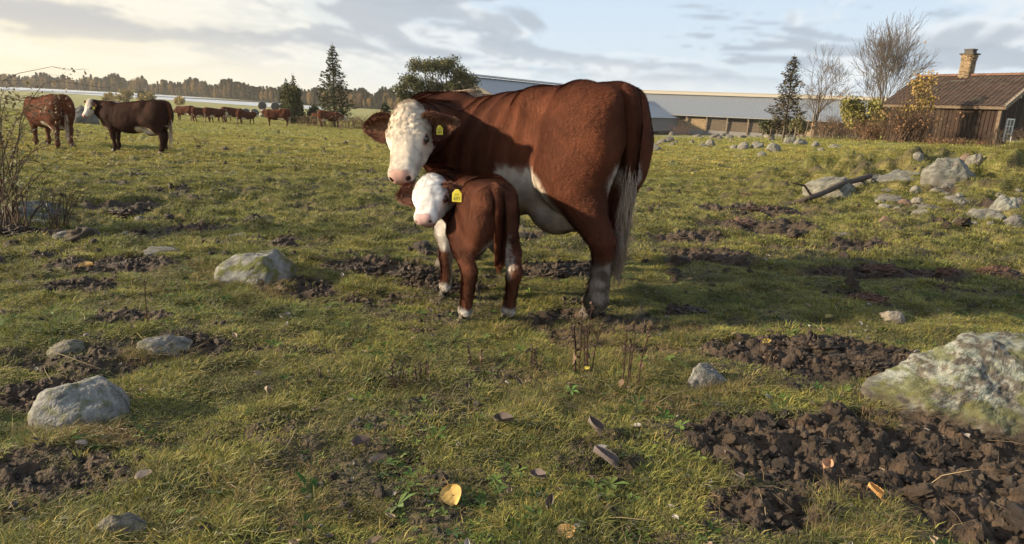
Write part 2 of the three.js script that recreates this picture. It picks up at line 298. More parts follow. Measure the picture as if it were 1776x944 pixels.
// ---------------------------------------------------------------- cattle: one continuous surface from a distance field, then hair
function meshField(f, lo, hi, cell) {                                       // surface nets; blocks far from the surface are skipped
  const nx = Math.ceil((hi[0] - lo[0]) / cell) + 1, ny = Math.ceil((hi[1] - lo[1]) / cell) + 1, nz = Math.ceil((hi[2] - lo[2]) / cell) + 1;
  const val = new Float32Array(nx * ny * nz).fill(1), B = 6, reach = B * cell * 0.87;
  const id = (i, j, k) => (k * ny + j) * nx + i;
  for (let k = 0; k < nz; k += B) for (let j = 0; j < ny; j += B) for (let i = 0; i < nx; i += B) {
    const c = f(lo[0] + (i + B / 2) * cell, lo[1] + (j + B / 2) * cell, lo[2] + (k + B / 2) * cell), skip = Math.abs(c) * 0.55 > reach;
    for (let kk = k; kk < Math.min(k + B, nz); kk++) for (let jj = j; jj < Math.min(j + B, ny); jj++) for (let ii = i; ii < Math.min(i + B, nx); ii++)
      val[id(ii, jj, kk)] = skip ? c : f(lo[0] + ii * cell, lo[1] + jj * cell, lo[2] + kk * cell);
  }
  const vert = new Int32Array(nx * ny * nz).fill(-1), P = [], I = [];
  const E = [[0, 1], [2, 3], [4, 5], [6, 7], [0, 2], [1, 3], [4, 6], [5, 7], [0, 4], [1, 5], [2, 6], [3, 7]];
  for (let k = 0; k < nz - 1; k++) for (let j = 0; j < ny - 1; j++) for (let i = 0; i < nx - 1; i++) {
    let s = 0; const v = [];
    for (let c = 0; c < 8; c++) { const w = val[id(i + (c & 1), j + ((c >> 1) & 1), k + (c >> 2))]; v.push(w); if (w < 0) s |= 1 << c; }
    if (s === 0 || s === 255) continue;
    let x = 0, y = 0, z = 0, n = 0;
    for (const [a, b] of E) if ((v[a] < 0) !== (v[b] < 0)) { const t = v[a] / (v[a] - v[b]); x += mix(a & 1, b & 1, t); y += mix((a >> 1) & 1, (b >> 1) & 1, t); z += mix(a >> 2, b >> 2, t); n++; }
    vert[id(i, j, k)] = P.length / 3; P.push(lo[0] + (i + x / n) * cell, lo[1] + (j + y / n) * cell, lo[2] + (k + z / n) * cell);
  }
  const face = (a, b, c, d, flip) => { if (a < 0 || b < 0 || c < 0 || d < 0) return; if (flip) I.push(a, c, b, a, d, c); else I.push(a, b, c, a, c, d); };
  for (let k = 1; k < nz - 1; k++) for (let j = 1; j < ny - 1; j++) for (let i = 1; i < nx - 1; i++) {
    const a = val[id(i, j, k)] < 0;
    if (a !== val[id(i + 1, j, k)] < 0) face(vert[id(i, j - 1, k - 1)], vert[id(i, j, k - 1)], vert[id(i, j, k)], vert[id(i, j - 1, k)], !a);
    if (a !== val[id(i, j + 1, k)] < 0) face(vert[id(i - 1, j, k - 1)], vert[id(i - 1, j, k)], vert[id(i, j, k)], vert[id(i, j, k - 1)], !a);
    if (a !== val[id(i, j, k + 1)] < 0) face(vert[id(i - 1, j - 1, k)], vert[id(i, j - 1, k)], vert[id(i, j, k)], vert[id(i - 1, j, k)], !a);
  }
  const N = new Float32Array(P.length), e = cell * 0.6;
  for (let q = 0; q < P.length; q += 3) {
    const [x, y, z] = [P[q], P[q + 1], P[q + 2]];
    let a = f(x + e, y, z) - f(x - e, y, z), b = f(x, y + e, z) - f(x, y - e, z), c = f(x, y, z + e) - f(x, y, z - e); const l = Math.hypot(a, b, c) || 1;
    N[q] = a / l; N[q + 1] = b / l; N[q + 2] = c / l;
  }
  return { P, N, I };
}
const smin = (a, b, k) => { const h = Math.max(k - Math.abs(a - b), 0) / k; return Math.min(a, b) - h * h * k * 0.25; };
const smax = (a, b, k) => -smin(-a, -b, k);
function cone(x, y, z, a, b, ra, rb) {                                      // tapered capsule
  const bx = b[0] - a[0], by = b[1] - a[1], bz = b[2] - a[2], px = x - a[0], py = y - a[1], pz = z - a[2];
  const h = clamp((px * bx + py * by + pz * bz) / (bx * bx + by * by + bz * bz));
  return Math.hypot(px - bx * h, py - by * h, pz - bz * h) - mix(ra, rb, h);
}
function ell(x, y, z, cx, cy, cz, rx, ry, rz) {
  x -= cx; y -= cy; z -= cz; const k0 = Math.hypot(x / rx, y / ry, z / rz), k1 = Math.hypot(x / (rx * rx), y / (ry * ry), z / (rz * rz));
  return k1 < 1e-9 ? -Math.min(rx, ry, rz) : k0 * (k0 - 1) / k1;
}
function spline(table, x, n) {                                             // Catmull-Rom through rows [x, ...values]
  let i = 0; while (i < table.length - 2 && x > table[i + 1][0]) i++;
  const a = table[Math.max(0, i - 1)], b = table[i], c = table[i + 1], d = table[Math.min(table.length - 1, i + 2)], h = c[0] - b[0], t = clamp((x - b[0]) / h), o = [];
  for (let k = 1; k <= n; k++) {
    const m0 = (c[k] - a[k]) / (c[0] - a[0]) * h, m1 = (d[k] - b[k]) / (d[0] - b[0]) * h, t2 = t * t, t3 = t2 * t;
    o.push((2 * t3 - 3 * t2 + 1) * b[k] + (t3 - 2 * t2 + t) * m0 + (-2 * t3 + 3 * t2) * c[k] + (t3 - t2) * m1);
  }
  return o;
}
function trunkField(table, n = 2.45) {                                      // body of changing cross-section: rows [x, top, bottom, half width]
  const x0 = table[0][0], x1 = table[table.length - 1][0];
  return (x, y, z) => {
    const q = clamp(x, x0, x1), [t, b, w] = spline(table, q, 3), h = Math.max(0.01, (t - b) / 2), c = (t + b) / 2, ww = Math.max(0.01, w);
    const v = (y - c) / h, s = (Math.pow(Math.pow(Math.abs(z) / ww, n) + Math.pow(Math.abs(v), n), 1 / n) - 1) * Math.min(h, ww), d = Math.abs(x - q);
    return d > 0 ? Math.hypot(d, Math.max(0, s)) + Math.min(0, s) * 0 : s;
  };
}
// the head looks along +x with its poll at the origin; y is out of the forehead
function headField(k) {                                                     // k: 0 grown cow, 1 calf
  const L = mix(0.44, 0.215, k), wide = mix(1, 0.76, k), deep = mix(1, 0.70, k), m = (c, y, w) => [c * L, y * deep, w * wide];
  const A = (x, y, z, a, b, r, s) => cone(x, y, z, m(...a), m(...b), r * wide, s * wide);
  return (x, y, z) => {
    const w = Math.sqrt(z * z + 0.0005 * wide * wide);
    let f = ell(x, y, z, 0.16 * L, -0.085 * deep, 0, mix(0.155, 0.098, k), 0.112 * deep, 0.118 * wide);
    f = smin(f, ell(x, y, z, 0.0, -0.03 * deep, 0, 0.075 * wide, 0.075 * deep, mix(0.085, 0.09, k) * wide), 0.05 * wide);
    f = smin(f, A(x, y, w, [0.2, -0.07, 0.035], [0.84, -0.085, 0.03], 0.078, 0.052), 0.06 * wide);
    f = smin(f, A(x, y, w, [0.14, -0.185, 0.055], [0.5, -0.165, 0.04], 0.072, 0.05), 0.06 * wide);
    f = smin(f, A(x, y, w, [0.5, -0.165, 0.03], [0.88, -0.15, 0.015], 0.045, 0.036), 0.04 * wide);
    f = smin(f, ell(x, y, w, 0.895 * L, -0.085 * deep, 0.022 * wide, 0.058 * wide, 0.062 * deep, mix(0.062, 0.064, k) * wide), 0.03 * wide);
    f = smin(f, ell(x, y, w, 0.90 * L, -0.155 * deep, 0, 0.045 * wide, 0.028 * deep, 0.05 * wide), 0.02 * wide);
    f = smin(f, ell(x, y, w, 0.325 * L, -0.042 * deep, 0.100 * wide, 0.05 * wide, 0.028 * deep, 0.028 * wide), 0.03 * wide);          // brow over the eye
    f = smin(f, ell(x, y, w, 0.39 * L, -0.075 * deep, 0.092 * wide, 0.05 * wide, 0.04 * deep, 0.026 * wide), 0.03 * wide);
    f = smin(f, A(x, y, w, [0.45, -0.115, 0.075], [0.66, -0.115, 0.055], 0.018, 0.012), 0.03 * wide);                                  // cheek ridge
    f = smax(f, -ell(x, y, w, 0.94 * L, -0.072 * deep, 0.052 * wide, 0.032 * wide, 0.017 * deep, 0.015 * wide), 0.01 * wide);                // nostril
    f = smax(f, -cone(x, y, w, m(0.80, -0.138, 0.08), m(1.02, -0.132, 0), 0.004, 0.0055), 0.01);                                      // mouth
    return f - (k ? 0.002 : 0.0032) * n3(x * 26, y * 26, z * 26) * sstep(0.55 * L, 0.2 * L, x);
  };
}
function earField(s, len) {                                                // an ear along +x, its open side towards +y
  return (x, y, z) => {
    const t = clamp(x / len), w = len * 0.36 * Math.sin(Math.PI * Math.pow(clamp(0.12 + 0.86 * t), 0.8)) + 0.004;
    const d = Math.hypot(x - clamp(x, 0, len), y - 0.6 * z * z / Math.max(w, 0.02) + len * 0.05, Math.max(0, Math.abs(z) - w));
    return Math.min(d - len * 0.045, cone(x, y, z, [-0.03, -0.01, 0], [0.02, -0.01, 0], len * 0.2, len * 0.17));
  };
}
const RED = [0.142, 0.044, 0.020], WHITE = [0.66, 0.60, 0.53], PINK = [0.40, 0.225, 0.195];
function animal(spec) {
  const { head, k } = spec, L = mix(0.44, 0.215, k), wide = mix(1, 0.76, k), deep = mix(1, 0.70, k), cells = spec.cell ?? [0.012, 0.006];
  const trunk = trunkField(spec.trunk), H = head;
  const headBack = V(0.06 * L, -0.12 * deep, 0).applyMatrix4(H).toArray(), headJaw = V(0.2 * L, -0.2 * deep, 0).applyMatrix4(H).toArray();
  const { legs, neck } = spec;
  const body = (x, y, z) => {
    let f = trunk(x, y, z);
    for (const e of spec.lumps) { const zz = e[8] ? z : Math.abs(z); f = smin(f, ell(x, y, zz, e[0], e[1], e[2], e[3], e[4], e[5]), e[6] ?? 0.1); }
    for (const [a, b, ra, rb, kk] of neck) f = smin(f, cone(x, y, z, a === 'head' ? headBack : a === 'jaw' ? headJaw : a, b === 'head' ? headBack : b === 'jaw' ? headJaw : b, ra, rb), kk);
    for (const leg of legs) {
      let g = 1e9;
      for (let j = 0; j < leg.length - 1; j++) g = smin(g, cone(x, y, z, leg[j], leg[j + 1], leg[j][3], leg[j + 1][3]), j ? 0.035 * spec.thick : 0.1 * spec.thick);
      f = smin(f, g, (y > leg[2][1] ? 0.11 : 0.02) * spec.thick);
    }
    return spec.detail ? f + spec.detail(x, y, z, f) : f;
  };
  const shells = [];
  const add = (field, lo, hi, cell, M, kind) => { const s = meshField(field, lo, hi, cell); s.M = M; s.kind = kind; shells.push(s); };
  const b = spec.box; add(body, [b[0], b[1], b[2]], [b[3], b[4], b[5]], cells[0], new THREE.Matrix4(), 'body');
  const hf = headField(k); add(hf, [-0.14 * (1 - 0.3 * k), -0.30 * deep, -0.17 * wide], [1.1 * L + 0.01, 0.07, 0.17 * wide], cells[1], H, 'head');
  const earLen = mix(0.20, 0.125, k);
  for (const s of [-1, 1]) {
    const e = spec.ears[s < 0 ? 0 : 1], M = H.clone().multiply(new THREE.Matrix4().compose(V(0.07 * L, -0.075 * deep, s * 0.105 * wide), new THREE.Quaternion().setFromEuler(new THREE.Euler(e.twist ?? 0, 0, 0)), V(1, 1, 1)))
      .multiply(new THREE.Matrix4().makeBasis(V(e.fwd ?? -0.1, e.up ?? 0.05, s).normalize(), ...frame(V(e.fwd ?? -0.1, e.up ?? 0.05, s).normalize(), V(...(e.open ?? [0.6, 0.5, 0])))));
    add(earField(s, earLen), [-0.06, -0.07, -0.1], [earLen + 0.03, 0.09, 0.1], cells[1], M, 'ear' + (s < 0 ? 0 : 1));
    spec.earM = spec.earM || []; spec.earM.push(M);
  }
  const P = [], N = [], C = [], I = [], kinds = [], v = V(0, 0, 0), n = V(0, 0, 0);
  for (const s of shells) {
    const o = P.length / 3, nm = new THREE.Matrix3().getNormalMatrix(s.M);
    for (let q = 0; q < s.P.length; q += 3) {
      const c = spec.color(s.kind, s.P[q], s.P[q + 1], s.P[q + 2], s.N[q], s.N[q + 1], s.N[q + 2], L, wide, deep);
      v.set(s.P[q], s.P[q + 1], s.P[q + 2]).applyMatrix4(s.M); n.set(s.N[q], s.N[q + 1], s.N[q + 2]).applyMatrix3(nm).normalize();
      P.push(v.x, v.y, v.z); N.push(n.x, n.y, n.z); C.push(c[0], c[1], c[2]); kinds.push([s.kind, c[3] ?? 1]);
    }
    for (const t of s.I) I.push(t + o);
  }
  const g = new THREE.BufferGeometry();
  g.setAttribute('position', new THREE.Float32BufferAttribute(P, 3)); g.setAttribute('normal', new THREE.Float32BufferAttribute(N, 3)); g.setAttribute('color', new THREE.Float32BufferAttribute(C, 3)); g.setIndex(I);
  return { g, kinds, H, L, wide, deep, spec };
}
function frame(x, openish) { const y = openish.clone().addScaledVector(x, -openish.dot(x)).normalize(); return [y, V(0, 0, 0).crossVectors(x, y)]; }
const hairTuft = (() => {
  const b = new Build(), r = rng(5);
  for (let q = 0; q < 5; q++) {
    const a = (r() - 0.5) * 1.0, ox = (r() - 0.5) * 0.9, oz = (r() - 0.5) * 1.3, L = 0.75 + 0.5 * r(), w = 0.04 + 0.025 * r(), s = 0.8 + 0.4 * r(), lift = 0.16 + 0.2 * r();
    const dx = Math.cos(a), dz = Math.sin(a);
    b.col = [s * 0.8, s * 0.8, s * 0.8]; const a0 = b.v(ox - dz * w, -0.02, oz + dx * w), a1 = b.v(ox + dz * w, -0.02, oz - dx * w);
    b.col = [s, s, s]; const b0 = b.v(ox + dx * L * 0.55 - dz * w * 0.7, lift * 0.75, oz + dz * L * 0.55 + dx * w * 0.7), b1 = b.v(ox + dx * L * 0.55 + dz * w * 0.7, lift * 0.75, oz + dz * L * 0.55 - dx * w * 0.7);
    b.col = [s * 1.15, s * 1.15, s * 1.15]; const c = b.v(ox + dx * L, lift * 0.95, oz + dz * L);
    b.tri(a0, a1, b1); b.tri(a0, b1, b0); b.tri(b0, b1, c);
  }
  return b.geometry();
})();
const hairMat = new THREE.MeshPhysicalMaterial({ vertexColors: true, roughness: 0.8, specularIntensity: 0.4, side: THREE.DoubleSide });
const hideMat = new THREE.MeshPhysicalMaterial({ vertexColors: true, roughness: 0.9, specularIntensity: 0.25 });
function fur(a, count, seed, parent) {                                      // short hair lying along the coat
  const { g, kinds, spec, H } = a, P = g.attributes.position.array, N = g.attributes.normal.array, C = g.attributes.color.array, I = g.index.array, r = rng(seed), cum = []; let total = 0;
  for (let t = 0; t < I.length; t += 3) {
    const [i, j, k] = [I[t] * 3, I[t + 1] * 3, I[t + 2] * 3], ax = P[j] - P[i], ay = P[j + 1] - P[i + 1], az = P[j + 2] - P[i + 2], bx = P[k] - P[i], by = P[k + 1] - P[i + 1], bz = P[k + 2] - P[i + 2];
    total += Math.hypot(ay * bz - az * by, az * bx - ax * bz, ax * by - ay * bx) / 2 * (kinds[I[t]][0] === 'body' ? 1 : 2.2) * (kinds[I[t]][1] > 0.02 ? 1 : 0); cum.push(total);
  }
  const im = new THREE.InstancedMesh(hairTuft, hairMat, count), m = new THREE.Matrix4(), n = V(0, 0, 0), d = V(0, 0, 0), s = V(0, 0, 0), col = new THREE.Color(), down = V(1, -0.4, 0).transformDirection(H);
  for (let q = 0; q < count; q++) {
    const w = r() * total; let lo = 0, hi = cum.length - 1; while (lo < hi) { const mid = (lo + hi) >> 1; if (cum[mid] < w) lo = mid + 1; else hi = mid; }
    let u = r(), v = r(); if (u + v > 1) { u = 1 - u; v = 1 - v; }
    const [i, j, k] = [I[lo * 3] * 3, I[lo * 3 + 1] * 3, I[lo * 3 + 2] * 3], f = (A, e) => A[i + e] * (1 - u - v) + A[j + e] * u + A[k + e] * v;
    const x = f(P, 0), y = f(P, 1), z = f(P, 2); n.set(f(N, 0), f(N, 1), f(N, 2)).normalize();
    const [kind, len] = kinds[I[lo * 3]];
    if (kind === 'body') d.set(-0.75 + 0.4 * n3(x * 4, y * 4, z * 4), -0.75, 0.3 * n3(x * 5 + 9, y * 5, z * 5)); else if (kind === 'head') { d.copy(down); const c = n3(x * 22, y * 22, z * 22) * 3 * (len > 0.8 ? 1 : 0.3); d.applyAxisAngle(n, c); } else d.set(r() - 0.5, r() - 0.7, r() - 0.5);
    d.x += (r() - 0.5) * 0.35; d.y += (r() - 0.5) * 0.35; d.z += (r() - 0.5) * 0.35;
    d.addScaledVector(n, -d.dot(n)); if (d.lengthSq() < 1e-6) d.set(n.y, -n.x, 0.01); d.normalize(); s.crossVectors(d, n);
    const l = spec.hair * len * (0.7 + 0.6 * r());
    m.makeBasis(d, n, s).scale(V(l, l, l)); m.setPosition(x, y, z); im.setMatrixAt(q, m);
    const t = 0.8 + 0.36 * r() + 0.2 * n3(x * 34, y * 7, z * 34) + 0.1 * n3(x * 9, y * 9, z * 9); im.setColorAt(q, col.setRGB(f(C, 0) * t, f(C, 1) * t, f(C, 2) * t));
  }
  im.castShadow = im.receiveShadow = true; im.name = 'fur'; stuff(im); parent.add(im); return im;
}
const eyeMat = new THREE.MeshPhysicalMaterial({ color: new THREE.Color().setRGB(0.012, 0.008, 0.006), roughness: 0.08, clearcoat: 1 });
const hornMat = std({ color: new THREE.Color().setRGB(0.075, 0.06, 0.05), roughness: 0.6 });
function tagTexture(lines) {
  const c = document.createElement('canvas'); c.width = 160; c.height = 192; const x = c.getContext('2d');
  x.fillStyle = '#d9cc45'; x.fillRect(0, 0, 160, 192); x.fillStyle = '#2a2a1c'; x.textAlign = 'center'; x.font = 'bold 34px sans-serif'; x.fillText(lines[0], 80, 88); x.fillRect(28, 100, 104, 5); x.font = 'bold 74px sans-serif'; x.fillText(lines[1], 80, 170);
  const t = new THREE.CanvasTexture(c); t.colorSpace = THREE.SRGBColorSpace; t.magFilter = THREE.LinearFilter; return t;
}
function earTag(w, h, lines) {                                             // a five-sided plastic plate on a button, hanging from y = 0
  const s = new THREE.Shape(); s.moveTo(-w * 0.16, 0); s.lineTo(w * 0.16, 0); s.lineTo(w / 2, -h * 0.32); s.lineTo(w / 2, -h); s.lineTo(-w / 2, -h); s.lineTo(-w / 2, -h * 0.32);
  const g = new THREE.ExtrudeGeometry(s, { depth: 0.002, bevelEnabled: true, bevelSize: 0.001, bevelThickness: 0.0008, bevelSegments: 1 }), p = g.attributes.position, uv = g.attributes.uv;
  for (let i = 0; i < p.count; i++) uv.setXY(i, p.getX(i) / w + 0.5, 1 + p.getY(i) / h);
  return new THREE.Mesh(g, std({ map: tagTexture(lines), roughness: 0.45 }));
}
function strands(points, radius, count, len, seed, colour, width = 0.004) { // long loose hair hanging off a line of points
  const b = new Build(), r = rng(seed);
  for (let q = 0; q < count; q++) {
    const t = Math.pow(r(), 0.8), f = t * (points.length - 1), i = Math.min(points.length - 2, Math.floor(f)), p = points[i].clone().lerp(points[i + 1], f - i);
    const a = r() * 6.283, rr = radius * (0.3 + 0.7 * r()) * (1 - 0.4 * t), ox = Math.cos(a) * rr, oz = Math.sin(a) * rr, l = len * (0.5 + 0.7 * r()), k = 0.75 + 0.5 * r(), c = colour(t, r()), w = width * (0.6 + 0.8 * r()), wa = r() * 3.14, wx = Math.cos(wa) * w, wz = Math.sin(wa) * w, bx = (r() - 0.5) * 0.12, bz = (r() - 0.5) * 0.12;
    b.col = [c[0] * k, c[1] * k, c[2] * k]; let prev;
    for (let e = 0; e <= 4; e++) {
      const u = e / 4, x = p.x + ox * (0.35 + 0.9 * Math.sin(u * 2.2)) + bx * l * u * u * 2, y = p.y - l * u, z = p.z + oz * (0.35 + 0.9 * Math.sin(u * 2.2)) + bz * l * u * u * 2, s = 1 - u * 0.85;
      const cur = [b.v(x - wx * s, y, z - wz * s), b.v(x + wx * s, y, z + wz * s)]; if (prev) b.quad(prev[0], prev[1], cur[1], cur[0]); prev = cur;
    }
  }
  return b.geometry();
}
// ---------------------------------------------------------------- the grown cow in front
function coatNoise(x, y, z) { return 0.5 * n3(x * 5, y * 5, z * 5) + 0.3 * n3(x * 17, y * 17, z * 17); }
function headColor(kind, x, y, z, L, wide, deep, o) {
  if (kind === 'head') {
    const u = x / L, w = Math.abs(z) / wide;
    let c = mixc(o.white, o.curl ?? o.white, sstep(0.5, 0.2, u));
    let len = (u < 0.36 ? 0.62 : 0.36) * (o.headHair ?? 1);
    const nose = sstep(0.885, 0.925, u - 0.25 * Math.max(0, w - 0.05) + 0.02 * n3(x * 40, y * 40, z * 40)) * sstep(-0.145, -0.13, y / deep) * sstep(0.078, 0.058, w);
    c = mixc(c, o.pink ?? PINK, nose * 0.9); if (nose > 0.3) len = 0;
    if (u > 0.78 && y / deep < -0.122) { c = mixc(c, o.lip ?? [0.22, 0.115, 0.09], sstep(-0.118, -0.135, y / deep) * sstep(-0.19, -0.15, y / deep) * sstep(0.8, 0.9, u) * 0.85); len *= 0.2; }
    const nd = Math.hypot((u - 0.95) * L / wide / 0.03, (y / deep + 0.072) / 0.017, (w - 0.05) / 0.016); if (nd < 1.5) { c = mixc(c, [0.035, 0.014, 0.012], sstep(1.5, 0.85, nd)); len = 0; }
    const ed = Math.hypot((u - 0.39) * L, (y + 0.067 * deep) * 1.25) / wide; if (ed < 0.07 && w > 0.07) { c = mixc(c, o.lid ?? [0.26, 0.12, 0.085], sstep(0.05, 0.028, ed)); if (ed < 0.042) len = 0; else len *= 0.35; }
    c = mixc(c, RED, o.redPoll * sstep(0.04, -0.1, u) * sstep(0.04, 0.1, w));
    return [...c, len];
  }
  const t = clamp(x / mix(0.2, 0.125, o.k)), inner = sstep(-0.002, 0.012, y);
  let c = mixc(mixc(RED, [0.30, 0.20, 0.14], 0.45 + 0.5 * n3(x * 30, y * 30, z * 30)), o.earIn, inner * 0.8 * sstep(0.05, 0.3, t));
  return [...c, 0.75];
}
const cowSpec = {
  k: 0, thick: 1, hair: 0.026, cell: [0.013, 0.0055],
  box: [-0.85, -0.02, -0.75, 1.75, 1.62, 0.6],
  trunk: [[-0.60, 1.20, 1.06, 0.04], [-0.565, 1.28, 0.98, 0.13], [-0.48, 1.35, 0.86, 0.205], [-0.3, 1.385, 0.68, 0.265], [-0.05, 1.37, 0.57, 0.31], [0.2, 1.355, 0.53, 0.345], [0.5, 1.32, 0.49, 0.375], [0.8, 1.285, 0.535, 0.35], [1.0, 1.265, 0.585, 0.285], [1.15, 1.22, 0.64, 0.22], [1.28, 1.14, 0.74, 0.15], [1.34, 1.02, 0.86, 0.06]],
  lumps: [
    [-0.34, 1.06, 0.17, 0.25, 0.32, 0.145, 0.14], [-0.30, 0.88, 0.20, 0.15, 0.24, 0.11, 0.12], [0.0, 1.285, 0.20, 0.10, 0.06, 0.09, 0.12], [-0.53, 1.27, 0.11, 0.06, 0.08, 0.055, 0.1],
    [-0.42, 0.98, 0.13, 0.16, 0.26, 0.12, 0.12], [0.98, 1.02, 0.205, 0.19, 0.29, 0.11, 0.12], [1.16, 0.92, 0.17, 0.11, 0.13, 0.09, 0.1], [-0.10, 0.56, 0.07, 0.17, 0.10, 0.12, 0.09], [1.2, 0.7, 0, 0.15, 0.12, 0.1, 0.12],
    [-0.48, 1.345, 0, 0.10, 0.045, 0.045, 0.08],
  ],
  neck: [[[1.08, 1.06, 0], [1.26, 1.08, -0.16], 0.225, 0.20, 0.14], [[1.26, 1.08, -0.16], 'head', 0.20, 0.125, 0.12], [[1.22, 0.92, -0.06], 'jaw', 0.17, 0.085, 0.12], [[1.0, 1.17, 0], 'head', 0.10, 0.085, 0.12]],
  legs: [  // left hind, right hind, left front, right front
    [[-0.33, 0.86, -0.20, 0.15], [-0.46, 0.66, -0.165, 0.105], [-0.575, 0.49, -0.13, 0.072], [-0.575, 0.43, -0.12, 0.060], [-0.56, 0.21, -0.12, 0.048], [-0.555, 0.13, -0.12, 0.062], [-0.525, 0.075, -0.12, 0.056]],
    [[-0.26, 0.86, 0.20, 0.15], [-0.36, 0.66, 0.17, 0.105], [-0.44, 0.49, 0.13, 0.068], [-0.43, 0.43, 0.12, 0.058], [-0.37, 0.20, 0.11, 0.049], [-0.355, 0.13, 0.11, 0.06], [-0.32, 0.075, 0.11, 0.053]],
    [[1.02, 0.92, -0.21, 0.13], [0.97, 0.72, -0.20, 0.095], [1.0, 0.42, -0.18, 0.062], [0.995, 0.36, -0.18, 0.05], [0.98, 0.19, -0.18, 0.042], [0.985, 0.12, -0.18, 0.054], [1.01, 0.07, -0.18, 0.048]],
    [[1.02, 0.92, 0.21, 0.13], [0.99, 0.72, 0.20, 0.095], [1.06, 0.42, 0.18, 0.062], [1.055, 0.36, 0.18, 0.05], [1.05, 0.19, 0.18, 0.042], [1.055, 0.12, 0.18, 0.054], [1.08, 0.07, 0.18, 0.048]],
  ],
  ears: [{ fwd: 0.25, up: 0.1, open: [0.9, 0.35, 0] }, { fwd: 0.08, up: 0.05, open: [0.75, 0.6, 0] }],
  detail(x, y, z, f) {
    if (Math.abs(f) > 0.06) return 0;
    const rib = sstep(-0.1, 0.15, x) * sstep(1.0, 0.7, x) * sstep(0.62, 0.8, y) * sstep(1.4, 1.2, y);
    let d = -0.007 * rib * Math.sin((x * 1.0 + (y - 1) * 0.25) * 40) * (0.6 + 0.6 * n3(x * 3, y * 3, z * 3));
    d -= 0.008 * n3(x * 3.1, y * 3.1, z * 3.1);
    const neckFold = sstep(1.0, 1.15, x) * sstep(0.7, 0.9, y); d -= 0.008 * neckFold * Math.sin(x * 46 + y * 14 + 2 * n3(x * 3, y * 3, z * 3));
    d += 0.035 * Math.exp(-Math.pow((z) / 0.03, 2)) * sstep(-0.45, -0.55, x) * sstep(1.25, 1.1, y) * sstep(0.6, 0.8, y);        // cleft under the tail
    d += 0.014 * Math.exp(-Math.pow((x + 0.06 + (y - 0.9) * 0.15) / 0.10, 2)) * sstep(0.15, 0.25, Math.abs(z)) * sstep(1.25, 1.1, y) * sstep(0.75, 0.9, y);    // hollow of the flank
    return d;
  },
  color(kind, x, y, z, nx, ny, nz, L, wide, deep) {
    if (kind !== 'body') return headColor(kind, x, y, z, L, wide, deep, { white: [0.66, 0.60, 0.52], curl: [0.62, 0.545, 0.45], earIn: [0.10, 0.035, 0.022], redPoll: 0.9, k: 0 });
    const e = coatNoise(x, y, z), aw = Math.abs(z);
    let c = mixc(RED, [0.08, 0.025, 0.012], 0.5 + 0.5 * n3(x * 2.4, y * 2.4, z * 2.4)), len = 1;
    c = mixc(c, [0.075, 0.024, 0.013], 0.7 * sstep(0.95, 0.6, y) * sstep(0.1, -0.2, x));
    const belly = sstep(-0.04, 0.03, 0.88 - 0.30 * sstep(0.18, 0.36, x) - y + 0.07 * e) * sstep(-0.40, -0.34, x - 0.55 * (y - 0.6) + 0.02 * e) * sstep(1.35, 1.25, x);
    const isLeg = y < 0.5 && (x < -0.2 || x > 0.85);
    if (!isLeg) c = mixc(c, [0.60, 0.53, 0.45], belly); 
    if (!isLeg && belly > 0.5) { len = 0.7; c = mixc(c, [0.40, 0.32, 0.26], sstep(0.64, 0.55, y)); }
    const sock = sstep(0.40, 0.34, y + 0.06 * e) * (x < 0.3 ? 1 : 0.8); c = mixc(c, mixc([0.30, 0.25, 0.21], [0.09, 0.07, 0.055], sstep(-0.3, 0.5, n3(x * 9, y * 9, z * 9) + sstep(0.3, 0.05, y) * 0.6)), sock);
    c = mixc(c, [0.60, 0.52, 0.44], sstep(0.03, 0.0, Math.hypot((aw - 0.07) * 0.8, (y - 0.87) * 0.55) - 0.028 + 0.02 * e) * sstep(-0.4, -0.46, x));
    const crest = sstep(0.075, 0.035, aw + 0.03 * e) * sstep(1.17, 1.20, y) * sstep(0.7, 0.82, x) * sstep(1.3, 1.2, x); c = mixc(c, [0.72, 0.62, 0.52], crest); if (crest > 0.5) len = 1.7;
    const throat = sstep(0.88, 0.80, y + 0.05 * e) * sstep(1.05, 1.15, x); c = mixc(c, [0.62, 0.55, 0.47], throat);
    if (y < 0.09) len *= 0.3;
    if (isLeg) len *= 0.75;
    return [...c, len];
  },
};
function hoofPair(parent, p, s, mat) {                                      // a cloven hoof: two toes side by side
  const b = new Build();
  for (const k of [-1, 1]) {
    const g = [];
    for (let j = 0; j <= 3; j++) { const t = j / 3, y = 0.075 * s * t, r = mix(0.050, 0.036, t) * s, fx = mix(0.028, 0.0, t) * s; for (let a = 0; a < 9; a++) { const q = a / 9 * 6.283; g.push(b.v(p[0] + fx + Math.cos(q) * r * (Math.cos(q) > 0 ? 1.35 : 0.9), y, p[2] + k * 0.026 * s + Math.sin(q) * r * 0.52)); } }
    for (let j = 0; j < 3; j++) for (let a = 0; a < 9; a++) b.quad(g[j * 9 + a], g[j * 9 + (a + 1) % 9], g[j * 9 + 9 + (a + 1) % 9], g[j * 9 + 9 + a]);
    const bot = b.v(p[0] + 0.02 * s, 0, p[2] + k * 0.026 * s); for (let a = 0; a < 9; a++) b.tri(g[(a + 1) % 9], g[a], bot);
  }
  const m = part('hoof', b.geometry(), mat, parent); m.geometry.translate(0, p[4] ?? 0, 0); return m;
}
function eyes(parent, a, r) {
  const f = headField(a.spec.k), x = 0.39 * a.L, y = -0.066 * a.deep; let z = 0.2 * a.wide; while (f(x, y, z) > 0 && z > 0) z -= 0.0005;
  for (const s of [-1, 1]) { const g = new THREE.SphereGeometry(r, 20, 14); g.applyMatrix4(new THREE.Matrix4().makeTranslation(x, y, s * (z - r * 0.3)).premultiply(a.H)); part('eye', g, eyeMat, parent); }
}
